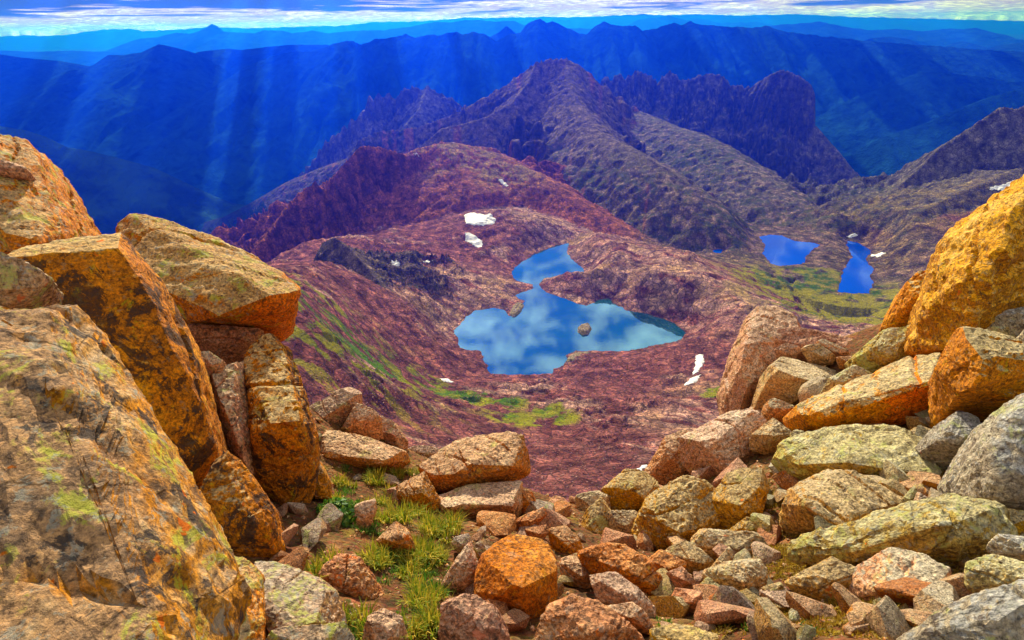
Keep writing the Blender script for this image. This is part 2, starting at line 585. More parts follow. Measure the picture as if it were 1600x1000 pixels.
# polar grid, rows denser where the picture sees more of the ground
na = 800
az = np.radians(np.linspace(-43.5, 43.5, na))
rr = np.concatenate([np.geomspace(9, 300, 50)[:-1], np.geomspace(300, 2100, 500)[:-1], np.linspace(2100, 4050, 300)[:-1], np.linspace(4050, 5200, 50)])
A, Rr = np.meshgrid(az, rr, indexing='ij')
TX, TY = Rr * np.sin(A), Rr * np.cos(A)
TH, TID, TST, TLK, TJ = heights(TX, TY, True)
dHr = np.gradient(TH, axis=1) / np.gradient(Rr, axis=1)
dHa = np.gradient(TH, axis=0) / (Rr * (az[1] - az[0]))
slope = np.hypot(dHr, dHa)

# ---- what grows or lies where: real ground colours
n_a = fbm(TX / 95, TY / 95, 21.0, 4)
n_b = fbm(TX / 28, TY / 28, 23.0, 4, 0.6)
n_c = fbm(TX / 300, TY / 300, 25.0, 3)
wx, wy = TX * 0.8 - TY * 0.6, TY * 0.8 + TX * 0.6
n_d = fbm(wx / 60, wy / 14, 27.0, 3, 0.6)
scree = np.array([0.34, 0.13, 0.11])
scree_d = np.array([0.20, 0.068, 0.06])
slab = np.array([0.58, 0.36, 0.28])
slab_y = np.array([0.52, 0.33, 0.13])
red = np.array([0.38, 0.125, 0.06])
redd = np.array([0.17, 0.062, 0.04])
grey = np.array([0.18, 0.165, 0.13])
greyd = np.array([0.055, 0.055, 0.046])
grass = np.array([0.09, 0.21, 0.006])
grassy = np.array([0.50, 0.40, 0.015])


def lerp(a, b, t):
    return a + (b - a) * t[..., None]


col = lerp(scree_d, scree, sstep(n_b, -0.5, 0.5))
col = lerp(col, slab, sstep(n_a + 0.5 * n_d, 0.05, 0.55) * sstep(fbm(TX / 130, TY / 130, 0.3, 3) + 0.4 * fbm(TX / 42 + 9, TY / 42, 1.7, 3), 0.0, 0.5) * 0.9)


def zone(px, py, Y, rad):
    c = atY(px, py, Y)
    return np.exp(-((TX - c[0]) ** 2 + (TY - c[1]) ** 2) / (rad * rad))


# slab hill right of the lake, ochre turf on its crest
hill = np.zeros_like(TX)
for q in ((960, 400, 1230, 130), (1060, 420, 1130, 120), (1150, 460, 1010, 110), (1250, 500, 900, 110), (1340, 525, 830, 120), (745, 440, 1150, 95), (700, 470, 1010, 65), (875, 450, 1120, 45), (900, 350, 1500, 130), (800, 300, 1720, 130), (860, 300, 1740, 120), (660, 430, 1150, 80), (1130, 620, 640, 60), (1080, 660, 560, 50)):
    hill = np.maximum(hill, zone(*q))
col = lerp(col, slab, np.clip(hill * 1.3, 0, 1) * sstep(n_d + 0.5 * n_b + 0.4 * n_a, -0.65, 0.15) * 0.9)
col = lerp(col, slab_y, np.clip(hill, 0, 1) * sstep(n_a, -0.1, 0.5) * 0.7)
r_id = TID
for nm, lo_, hi_ in (('red_ridge', redd, red), ('slate_outcrop', greyd * 1.3, grey * np.array([1.15, .95, .9])), ('pyramid_mountain', np.array([0.045, 0.04, 0.028]), np.array([0.19, 0.14, 0.09])), ('jagged_mountain', greyd, grey), ('right_mountain', greyd * 1.1, grey * 1.15), ('spired_ridge', greyd, grey)):
    m = r_id == RNAMES.index(nm)
    cc = lerp(lo_, hi_, sstep(n_b + 0.7 * TJ * 0.5 - np.clip(slope - 1.2, 0, 1) * 0.5, -0.55, 0.6))
    cc = lerp(cc, lo_ * 0.8, sstep(slope, 1.4, 2.4) * 0.6)
    col[m] = cc[m]
m = r_id == RNAMES.index('red_ridge')
turf = np.maximum(zone(720, 245, 1950, 150), zone(790, 262, 1850, 110)) * (slope < 0.6)
col = lerp(col, np.array([0.34, 0.22, 0.075]), np.clip(turf * 1.4, 0, 1) * sstep(n_a + n_b, -0.6, 0.3) * m)
# glaciated pink slabs on the lower spurs of the pyramid and jagged mountains
low = sstep(TH, -300, -420) * ((r_id == RNAMES.index('pyramid_mountain')) | (r_id == RNAMES.index('jagged_mountain'))) * (slope < 0.9)
col = lerp(col, np.array([0.29, 0.22, 0.165]), low * sstep(n_d + n_b * 0.6, -0.3, 0.5) * (TX > 0))
# pale gully streaks of red debris
strk = fbm(A * 55, Rr / 900, 31.0, 2)
col = lerp(col, red * 1.15, ((r_id == RNAMES.index('red_ridge')) | (r_id == RNAMES.index('pyramid_mountain'))) * sstep(strk, 0.25, 0.6) * sstep(slope, 0.35, 0.6) * 0.55)
rz = np.zeros_like(TX)
for q in ((1240, 390, 1400, 190), (1330, 420, 1280, 190), (1150, 385, 1450, 150), (1080, 375, 1480, 120), (1390, 470, 1100, 130), (1240, 350, 1560, 170)):
    rz = np.maximum(rz, zone(*q))
rz = np.clip(rz * 2.2, 0, 1) * (1 - np.clip(hill * 1.5, 0, 1))
col = lerp(col, lerp(np.array([0.10, 0.10, 0.05]), np.array([0.27, 0.19, 0.15]), sstep(n_d + 0.7 * n_b, -0.4, 0.4)), rz * 0.9)
# grass: meadow between the lower lakes, benches on the left slope, tongues on the scree
gz = np.zeros_like(TX)
for q in ((1290, 490, 1060, 150), (1230, 450, 1180, 130), (1370, 480, 1080, 120), (1290, 430, 1220, 90)):
    gz = np.maximum(gz, zone(*q))
g1 = np.clip(gz * 1.8, 0, 1) * sstep(n_a * 0.7 + n_b * 0.8 + gz * 0.75, 0.1, 0.45)
lz = np.zeros_like(TX)
for q in ((490, 510, 550, 110), (540, 550, 600, 90), (600, 580, 650, 75), (650, 595, 700, 55), (470, 470, 640, 120)):
    lz = np.maximum(lz, zone(*q))
g2 = np.clip(lz * 1.5, 0, 1) * sstep(n_d * 0.7 + n_b * 0.7 + lz * 0.22, 0.18, 0.36)
tz = np.zeros_like(TX)
for q in ((740, 618, 665, 36), (790, 625, 655, 30), (700, 612, 680, 22), (800, 655, 590, 30), (860, 640, 620, 26), (880, 655, 590, 18), (830, 665, 570, 14), (1130, 610, 660, 26), (600, 600, 620, 40)):
    tz = np.maximum(tz, zone(*q))
g3 = np.clip(tz * 2, 0, 1) * sstep(n_b * 0.9 + tz, 0.2, 0.6)
gspur = ((r_id == RNAMES.index('pyramid_mountain')) | (r_id == RNAMES.index('jagged_mountain')) | (r_id == RNAMES.index('right_mountain'))) * sstep(TH, -330, -440) * sstep(n_b - n_d * 0.5 + n_c * 0.5, -0.1, 0.35) * (slope < 1.0) * (TX > 100)
gy = sstep(n_b * 0.9 + 0.5 * n_d + n_c, -0.5, 0.35)
col = lerp(col, lerp(grass * 0.65, grassy * 0.85, gy * 0.75), np.maximum(g1, g2))
col = lerp(col, lerp(grass, grassy, gy * 0.6), g3)
col = lerp(col, np.array([0.065, 0.085, 0.022]), gspur * 0.85)
rg = np.zeros_like(TX)
for q in ((1350, 350, 1560, 110), (1400, 330, 1560, 110), (1370, 390, 1330, 80), (1440, 345, 1400, 110), (1500, 320, 1440, 100), (1330, 430, 1190, 50)):
    rg = np.maximum(rg, zone(*q))
rg = np.clip(rg * 1.4, 0, 1) * sstep(n_b + 0.6 * n_d, -0.35, 0.35) * (TLK > 3)
col = lerp(col, np.array([0.27, 0.20, 0.055]), rg * 0.75)
green = np.maximum(np.maximum(g1, g2), np.maximum(g3, gspur * 0.8))
lv = (r_id == RNAMES.index('pyramid_mountain')) & (TX < -500)
col = lerp(col, np.array([0.045, 0.065, 0.03]), lv * sstep(n_b + n_d, -0.1, 0.5) * 0.9)
# valley forest and wet shore
col = lerp(col, np.array([0.02, 0.045, 0.02]), sstep(TH, -760, -1000))
col = lerp(col, scree_d * 0.9, sstep(TLK, 6, 0) * 0.6)


def terrain_material():
    m, t, out = new_mat('mountain rock and scree')
    at = t.node('ShaderNodeVertexColor', layer_name='ground')
    g = t.node('ShaderNodeNewGeometry')
    p = g.outputs['Position']
    n1 = t.noise(p, 0.045, 8, 0.65)
    n2 = t.noise(p, 0.30, 6, 0.7)
    vs = t.vmath('MULTIPLY', p, (1.0, 1.0, 0.35))
    wob = t.node('ShaderNodeTexNoise')
    t.put(wob.inputs['Vector'], p)
    wob.inputs['Scale'].default_value = 0.05
    wob.inputs['Detail'].default_value = 5
    stones = t.voronoi(p, 0.22)
    cr = t.voronoi(t.vmath('ADD', vs, t.vmath('SCALE', wob.outputs['Color'], 26.0)), 0.045, 'DISTANCE_TO_EDGE')
    spk = t.noise(p, 0.9, 3, 0.7)
    pw_ = t.vmath('ADD', p, t.vmath('SCALE', wob.outputs['Color'], 14.0))
    cellA = t.voronoi(t.vmath('MULTIPLY', pw_, (1.0, 0.7, 1.0)), 0.085, 'F1', 'Color')
    cellB = t.voronoi(p, 0.30, 'F1', 'Color')
    edgA = t.voronoi(t.vmath('MULTIPLY', pw_, (1.0, 0.7, 1.0)), 0.085, 'DISTANCE_TO_EDGE')
    sA = t.node('ShaderNodeSeparateColor')
    t.put(sA.inputs[0], cellA)
    sB = t.node('ShaderNodeSeparateColor')
    t.put(sB.inputs[0], cellB)
    va = t.ramp(sA.outputs[0], [(0.0, (0.62, 0.60, 0.60)), (1.0, (1.42, 1.36, 1.32))])
    vb = t.ramp(sB.outputs[1], [(0.0, (0.70, 0.68, 0.70)), (0.6, (1.0, 1.0, 1.0)), (1.0, (1.4, 1.34, 1.3))])
    v = t.ramp(n2, [(0.32, (0.45, 0.43, 0.44)), (0.5, (1, 1, 1)), (0.68, (1.6, 1.52, 1.45))])
    c = t.mix(1.0, at.outputs[0], v, 'MULTIPLY')
    v2 = t.ramp(spk, [(0.36, (0.55, 0.53, 0.55)), (0.52, (1.0, 0.97, 0.97)), (0.68, (1.6, 1.5, 1.45))])
    sxy = t.node('ShaderNodeSeparateXYZ')
    t.put(sxy.inputs[0], p)
    nearw = t.math('ADD', 0.25, t.math('MULTIPLY', t.step(sxy.outputs[1], 2200.0, 1100.0), 0.75))
    c = t.mix(t.math('MULTIPLY', nearw, 0.5), c, v2, 'MULTIPLY')
    v3 = t.ramp(n1, [(0.36, (0.42, 0.39, 0.40)), (0.52, (1.0, 1.0, 1.0)), (0.66, (1.7, 1.58, 1.48))])
    c = t.mix(1.0, c, v3, 'MULTIPLY')
    c = t.mix(nearw, c, va, 'MULTIPLY')
    c = t.mix(t.math('MULTIPLY', nearw, 0.8), c, vb, 'MULTIPLY')
    c = t.mix(t.math('MULTIPLY', t.math('SUBTRACT', 1.0, t.step(edgA, 0.0, 0.09)), 0.65), c, (0.045, 0.03, 0.03))
    crk = t.math('MAXIMUM', t.step(cr, 0.0, 0.045), t.step(n1, 0.60, 0.44))
    c = t.mix(t.math('MULTIPLY', t.math('SUBTRACT', 1.0, crk), 0.7), c, (0.05, 0.035, 0.03))
    h = t.math('ADD', t.math('MULTIPLY', n1, 22.0), t.math('MULTIPLY', n2, 7.0))
    h = t.math('ADD', h, t.math('MULTIPLY', stones, 1.6))
    h = t.math('ADD', h, t.math('MULTIPLY', crk, 2.0))
    h = t.math('ADD', h, t.math('MULTIPLY', t.step(edgA, 0.0, 0.12), 1.6))
    h = t.math('ADD', h, t.math('MULTIPLY', sB.outputs[0], 0.9))
    turf = t.mix(0.8, at.outputs[0], t.ramp(t.math('ADD', t.math('MULTIPLY', n2, 0.6), t.math('MULTIPLY', spk, 0.4)), [(0.36, (0.28, 0.34, 0.3)), (0.5, (0.9, 0.9, 0.9)), (0.64, (1.5, 1.4, 1.2))]), 'MULTIPLY')
    c = t.mix(t.math('MULTIPLY', at.outputs[1], 0.85), c, turf)
    nb = t.bump(h, 0.9, 1.0)
    principled(t, out, c, 1.0, nb, 0.03)
    return m


M_TERRAIN = terrain_material()
TV = np.stack([TX, TY, TH], -1).reshape(-1, 3)
TF = grid_faces(na, len(rr))[:, ::-1]
TFID = TID.reshape(-1)[TF[:, 0]]
TC = col.reshape(-1, 3).astype(np.float32)
TLABEL = {
 'basin_terrain': 'mauve scree and pale slab basin round the cloud reflecting lake',
 'red_ridge': 'dark red ridge with fluted cliffs behind the lake',
 'slate_outcrop': 'small dark slanting outcrop left of the lake',
 'pyramid_mountain': 'brown pyramid mountain with rounded spur in the middle of the view',
 'jagged_mountain': 'jagged grey mountain ending in a sheer tower',
 'right_mountain': 'dark rocky mountainside above the narrow right lake',
 'spired_ridge': 'small hazy blue ridge with castle like spires',
}
for k, nm in enumerate(RNAMES):
    f = TF[TFID == k]
    if not len(f):
        continue
    used, inv = np.unique(f, return_inverse=True)
    me = mesh_np(nm, TV[used], inv.reshape(f.shape))
    set_col(me, 'ground', TC[used], green.reshape(-1)[used])
    tag(link(nm, me, M_TERRAIN), TLABEL[nm], 'mountain' if k else 'terrain', 'structure')


# ------------------------------------------------------------------ water
def water_material(name, deep, tint, ior=3.1, gloss=(0.42, 0.88, 1.0, 1)):
    m, t, out = new_mat(name)
    g = t.node('ShaderNodeNewGeometry')
    n = t.noise(g.outputs['Position'], 0.12, 4, 0.6)
    nb = t.bump(n, 0.03, 0.6)
    b = t.node('ShaderNodeBsdfPrincipled')
    big = t.noise(g.outputs['Position'], 0.008, 3, 0.5)
    t.put(b.inputs['Base Color'], t.ramp(big, [(0.35, deep), (0.65, tint)]))
    b.inputs['Roughness'].default_value = 0.04
    b.inputs['IOR'].default_value = 1.33
    t.put(b.inputs['Normal'], nb)
    gl = t.node('ShaderNodeBsdfGlossy')
    gl.inputs['Roughness'].default_value = 0.03
    gl.inputs['Color'].default_value = gloss
    t.put(gl.inputs['Normal'], nb)
    lw = t.node('ShaderNodeFresnel')
    lw.inputs['IOR'].default_value = ior
    t.put(lw.inputs['Normal'], nb)
    mx = t.node('ShaderNodeMixShader')
    t.put(mx.inputs[0], lw.outputs[0])
    t.l.new(b.outputs[0], mx.inputs[1])
    t.l.new(gl.outputs[0], mx.inputs[2])
    t.l.new(mx.outputs[0], out.inputs['Surface'])
    return m


M_WATER = water_material('teal lake water', (0.0, 0.035, 0.07), (0.0, 0.07, 0.11))
M_WATER2 = water_material('deep blue lake water', (0.0, 0.055, 0.50), (0.0, 0.08, 0.60), 1.45, (0.08, 0.45, 1.0, 1))
for (poly, z), nm, mt, lb in zip(LAKES, ('mountain_lake', 'square_lake', 'narrow_lake', 'pond'), (M_WATER, M_WATER2, M_WATER2, M_WATER2),
        ('large teal lake reflecting white clouds in the middle of the basin', 'squarish deep blue lake below the rounded spur', 'narrow deep blue lake beside the right scree slope', 'tiny blue pond on the green bench')):
    bm = bmesh.new()
    pa = np.array(poly)
    c0 = pa.mean(0)
    n = len(pa)
    e = np.roll(pa, -1, 0) - np.roll(pa, 1, 0)
    area = sum(pa[i, 0] * pa[(i + 1) % n, 1] - pa[(i + 1) % n, 0] * pa[i, 1] for i in range(n))
    nr = np.c_[e[:, 1], -e[:, 0]] * (1 if area > 0 else -1)
    nr /= np.linalg.norm(nr, axis=1, keepdims=True)
    pa = pa + nr * (9.0 if n > 8 else 3.0)
    f = bm.faces.new([bm.verts.new((p[0], p[1], z)) for p in pa])
    f.normal_update()
    if f.normal.z < 0:
        f.normal_flip()
    bmesh.ops.triangulate(bm, faces=bm.faces[:])
    me = bpy.data.meshes.new(nm)
    bm.to_mesh(me)
    bm.free()
    tag(link(nm, me, mt), lb, 'lake', 'structure')


# ------------------------------------------------------------------ far ranges
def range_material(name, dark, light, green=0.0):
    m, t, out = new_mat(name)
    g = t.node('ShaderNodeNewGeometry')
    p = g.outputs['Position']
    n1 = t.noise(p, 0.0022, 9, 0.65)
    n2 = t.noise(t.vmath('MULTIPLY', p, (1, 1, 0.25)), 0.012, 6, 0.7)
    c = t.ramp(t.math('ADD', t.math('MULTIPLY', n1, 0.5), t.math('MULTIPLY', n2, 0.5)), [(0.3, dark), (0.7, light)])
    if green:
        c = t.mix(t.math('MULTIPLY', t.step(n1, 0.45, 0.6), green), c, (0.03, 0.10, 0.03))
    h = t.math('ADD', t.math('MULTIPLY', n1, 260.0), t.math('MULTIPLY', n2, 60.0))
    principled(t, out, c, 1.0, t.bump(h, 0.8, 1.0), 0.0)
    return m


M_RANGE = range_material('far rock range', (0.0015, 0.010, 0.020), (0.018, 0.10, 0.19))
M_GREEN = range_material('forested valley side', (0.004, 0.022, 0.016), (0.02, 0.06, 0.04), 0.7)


def far_range(name, label, pts, base, run, mat, n=420, rows=46, rug=0.35, back=0.35, seed=1.0, pw=1.25, jag=3.0):
    P = np.array([atY(*q) for q in pts])
    for end in (0, -1):
        dv = P[0] - P[1] if end == 0 else P[-1] - P[-2]
        e_ = P[end] + dv / np.linalg.norm(dv[:2]) * run * 0.7
        e_[2] = base
        P = np.vstack([e_[None], P]) if end == 0 else np.vstack([P, e_[None]])
    s = np.r_[0, np.cumsum(np.linalg.norm(np.diff(P[:, :2], axis=0), axis=1))]
    u = np.linspace(0, s[-1], n)
    cx_, cy_, cz_ = (np.interp(u, s, P[:, i]) for i in range(3))
    Y0 = cy_.mean()
    pxm = Y0 / 953                                    # metres one picture step covers out there
    cz_ = cz_ + jag * 0.35 * pxm * fbm(u / (pxm * 14), u * 0, seed, 4, 0.6)
    v = np.r_[-np.linspace(1, 0, rows) ** 1.4, np.linspace(0.12, 1, 7)]
    U, V = np.meshgrid(u, v, indexing='ij')
    a = np.abs(V)
    H = (cz_ - base)[:, None]
    lam = max(run * 0.11, pxm * 10)
    g = fbm(U / lam, V * 1.3, seed + 4, 4, 0.55, True)
    g2 = fbm(U / (lam * 3.2), V * 1.6, seed + 9, 3)
    env = np.sin(np.pi * np.clip(a, 0, 1)) ** 0.8 * (V < 0)
    g3_ = fbm(U / lam * 2.7 + 3, V * 3.0, seed + 14, 3, 0.6)
    ae = np.clip(a - env * rug * (0.13 * g + 0.12 * g3_) - env * rug * 0.40 * g2, 0, 1)
    Z = base + H * (1 - ae) ** pw
    Yv = np.where(V < 0, cy_[:, None] - a * run, cy_[:, None] + a * run * back) + env * g2 * run * 0.12
    Xv = np.broadcast_to(cx_[:, None], V.shape) + env * fbm(U / lam, V * 4, seed + 2, 2) * run * 0.03
    Z = np.where(V < 0, Z, base + H * (1 - a) ** 1.1)
    me = mesh_np(name, np.stack([Xv, Yv, Z], -1).reshape(-1, 3), grid_faces(n, len(v)))
    return tag(link(name, me, mat), label, 'mountain range', 'structure')


def withY(pts, y0, y1=None):
    y1 = y0 if y1 is None else y1
    n = len(pts)
    return [(p[0], p[1], y0 + (y1 - y0) * i / max(1, n - 1)) for i, p in enumerate(pts)]


FLOOR = -1300.0
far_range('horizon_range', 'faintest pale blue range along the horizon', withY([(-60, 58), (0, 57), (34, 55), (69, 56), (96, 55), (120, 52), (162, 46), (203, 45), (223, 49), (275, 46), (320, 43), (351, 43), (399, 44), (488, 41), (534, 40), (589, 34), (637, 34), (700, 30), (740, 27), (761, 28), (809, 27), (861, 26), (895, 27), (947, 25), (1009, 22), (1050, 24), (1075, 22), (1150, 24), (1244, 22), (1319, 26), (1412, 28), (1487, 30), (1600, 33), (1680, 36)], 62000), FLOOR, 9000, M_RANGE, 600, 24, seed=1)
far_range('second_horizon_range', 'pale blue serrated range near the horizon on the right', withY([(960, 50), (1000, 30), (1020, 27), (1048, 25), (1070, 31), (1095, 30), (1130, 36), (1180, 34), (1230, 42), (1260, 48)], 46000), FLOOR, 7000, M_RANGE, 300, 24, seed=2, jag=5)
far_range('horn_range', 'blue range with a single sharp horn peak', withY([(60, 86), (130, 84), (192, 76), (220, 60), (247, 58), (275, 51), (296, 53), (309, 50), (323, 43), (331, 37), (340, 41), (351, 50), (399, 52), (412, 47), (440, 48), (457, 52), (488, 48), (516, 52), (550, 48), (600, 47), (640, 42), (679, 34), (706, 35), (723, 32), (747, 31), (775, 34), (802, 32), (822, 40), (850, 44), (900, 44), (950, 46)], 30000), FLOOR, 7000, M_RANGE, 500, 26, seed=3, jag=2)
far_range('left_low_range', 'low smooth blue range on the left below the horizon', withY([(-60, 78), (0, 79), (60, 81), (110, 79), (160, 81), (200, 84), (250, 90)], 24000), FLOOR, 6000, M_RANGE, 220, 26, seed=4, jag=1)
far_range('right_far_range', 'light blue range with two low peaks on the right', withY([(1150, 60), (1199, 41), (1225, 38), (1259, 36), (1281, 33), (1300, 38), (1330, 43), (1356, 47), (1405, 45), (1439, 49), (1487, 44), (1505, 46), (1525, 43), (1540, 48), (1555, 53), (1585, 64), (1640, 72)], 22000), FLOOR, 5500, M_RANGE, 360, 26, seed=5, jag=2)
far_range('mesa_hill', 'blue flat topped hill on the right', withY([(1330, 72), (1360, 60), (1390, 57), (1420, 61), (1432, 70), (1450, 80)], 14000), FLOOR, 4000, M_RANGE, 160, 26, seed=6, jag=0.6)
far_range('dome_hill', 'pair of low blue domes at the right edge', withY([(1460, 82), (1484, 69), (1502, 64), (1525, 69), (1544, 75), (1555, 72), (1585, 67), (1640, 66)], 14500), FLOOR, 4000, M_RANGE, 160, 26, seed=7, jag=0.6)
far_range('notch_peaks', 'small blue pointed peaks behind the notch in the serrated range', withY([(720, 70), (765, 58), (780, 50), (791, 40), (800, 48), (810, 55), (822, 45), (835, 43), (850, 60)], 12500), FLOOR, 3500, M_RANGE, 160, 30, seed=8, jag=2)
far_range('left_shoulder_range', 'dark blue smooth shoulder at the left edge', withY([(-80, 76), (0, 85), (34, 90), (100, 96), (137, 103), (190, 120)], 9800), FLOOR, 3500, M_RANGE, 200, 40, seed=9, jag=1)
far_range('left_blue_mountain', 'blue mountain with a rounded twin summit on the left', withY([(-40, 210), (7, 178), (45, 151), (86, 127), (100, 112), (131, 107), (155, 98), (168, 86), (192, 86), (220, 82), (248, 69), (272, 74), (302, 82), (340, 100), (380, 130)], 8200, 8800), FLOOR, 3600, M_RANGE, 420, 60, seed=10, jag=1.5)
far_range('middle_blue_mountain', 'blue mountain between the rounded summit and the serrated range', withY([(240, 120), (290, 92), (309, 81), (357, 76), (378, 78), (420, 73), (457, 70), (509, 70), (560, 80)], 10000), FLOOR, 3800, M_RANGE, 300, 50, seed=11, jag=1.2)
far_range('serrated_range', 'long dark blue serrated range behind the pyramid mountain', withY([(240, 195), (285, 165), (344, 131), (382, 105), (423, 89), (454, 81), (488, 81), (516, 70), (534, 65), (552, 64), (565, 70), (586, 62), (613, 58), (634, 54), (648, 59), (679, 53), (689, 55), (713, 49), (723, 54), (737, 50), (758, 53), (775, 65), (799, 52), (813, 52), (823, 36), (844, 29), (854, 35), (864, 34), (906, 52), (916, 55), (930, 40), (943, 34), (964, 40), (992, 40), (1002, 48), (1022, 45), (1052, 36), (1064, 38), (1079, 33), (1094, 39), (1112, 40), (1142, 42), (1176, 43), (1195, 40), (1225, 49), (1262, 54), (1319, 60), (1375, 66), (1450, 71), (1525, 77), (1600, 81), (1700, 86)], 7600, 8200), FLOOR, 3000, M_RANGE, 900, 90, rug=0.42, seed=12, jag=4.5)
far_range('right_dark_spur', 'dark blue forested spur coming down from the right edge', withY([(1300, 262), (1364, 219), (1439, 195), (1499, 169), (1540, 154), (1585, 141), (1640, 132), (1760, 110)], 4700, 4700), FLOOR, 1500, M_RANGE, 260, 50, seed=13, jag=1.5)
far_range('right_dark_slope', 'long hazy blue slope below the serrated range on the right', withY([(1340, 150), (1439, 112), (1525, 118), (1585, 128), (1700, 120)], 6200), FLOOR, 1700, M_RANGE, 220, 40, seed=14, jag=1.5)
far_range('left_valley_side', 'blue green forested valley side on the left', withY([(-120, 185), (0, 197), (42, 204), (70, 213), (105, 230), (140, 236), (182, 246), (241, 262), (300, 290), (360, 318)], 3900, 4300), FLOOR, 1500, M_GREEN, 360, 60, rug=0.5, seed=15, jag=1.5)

# the low ground that carries it all to the horizon
aa = np.radians(np.linspace(-62, 62, 120))
r2 = np.geomspace(3300, 78000, 90)
A2, R2 = np.meshgrid(aa, r2, indexing='ij')
X2, Y2 = R2 * np.sin(A2), R2 * np.cos(A2)
Z2 = FLOOR - 12 + 18 * fbm(X2 / 900, Y2 / 900, 2.0, 3)
tag(link('valley_ground', mesh_np('valley_ground', np.stack([X2, Y2, Z2], -1).reshape(-1, 3), grid_faces(120, 90)[:, ::-1]), M_GREEN), 'dark forested valley floor far below the ridges', 'valley', 'structure')


# ------------------------------------------------------------------ unseen cloud streaks added over the far valleys, fanned so gaps cast sun shafts
def clouds():
    m, t, out = new_mat('cloud')
    d = t.node('ShaderNodeBsdfDiffuse')
    d.inputs['Color'].default_value = (0.9, 0.9, 0.9, 1)
    tr = t.node('ShaderNodeBsdfTranslucent')
    tr.inputs['Color'].default_value = (0.9, 0.9, 0.9, 1)
    mx = t.node('ShaderNodeMixShader')
    mx.inputs[0].default_value = 0.5
    t.l.new(d.outputs[0], mx.inputs[1])
    t.l.new(tr.outputs[0], mx.inputs[2])
    t.l.new(mx.outputs[0], out.inputs['Surface'])
    r = np.random.default_rng(18)
    bm = bmesh.new()
    bmesh.ops.create_icosphere(bm, subdivisions=4, radius=1)
    bv = np.array([v.co[:] for v in bm.verts])
    bf = np.array([[v.index for v in f.verts] for f in bm.faces])
    bm.free()
    V, F, nv = [], [], 0
    for i in range(60):
        th = math.radians(-58 + 116 * (i + r.uniform(0.1, 0.9)) / 60)
        rad = r.uniform(6000, 15500)
        x, y = rad * math.sin(th), 2200 + rad * math.cos(th)
        a, b = rad * r.uniform(0.010, 0.030), r.uniform(1200, 3600)
        c = r.uniform(110, 220)
        v = bv * (1 + 0.20 * fbm(bv[:, 0] * 1.5 + i * 9, bv[:, 1] * 4, bv[:, 2] * 2, 4)[:, None])
        v = v * np.array([a, b, c])
        v[:, 2] = np.where(v[:, 2] < 0, v[:, 2] * 0.35, v[:, 2])
        ca, sa = math.cos(th * 0.9), math.sin(th * 0.9)
        v = np.c_[v[:, 0] * ca + v[:, 1] * sa, -v[:, 0] * sa + v[:, 1] * ca, v[:, 2]]
        V.append(v + np.array([x, y, r.uniform(1150, 1350)]))
        F.append(bf + nv)
        nv += len(bv)
    tag(link('shaft_cloud_layer', mesh_np('shaft_cloud_layer', np.concatenate(V), np.concatenate(F)), m), 'unseen clouds shaped to cast sun shafts over the far valleys', 'clouds', 'stuff')


clouds()


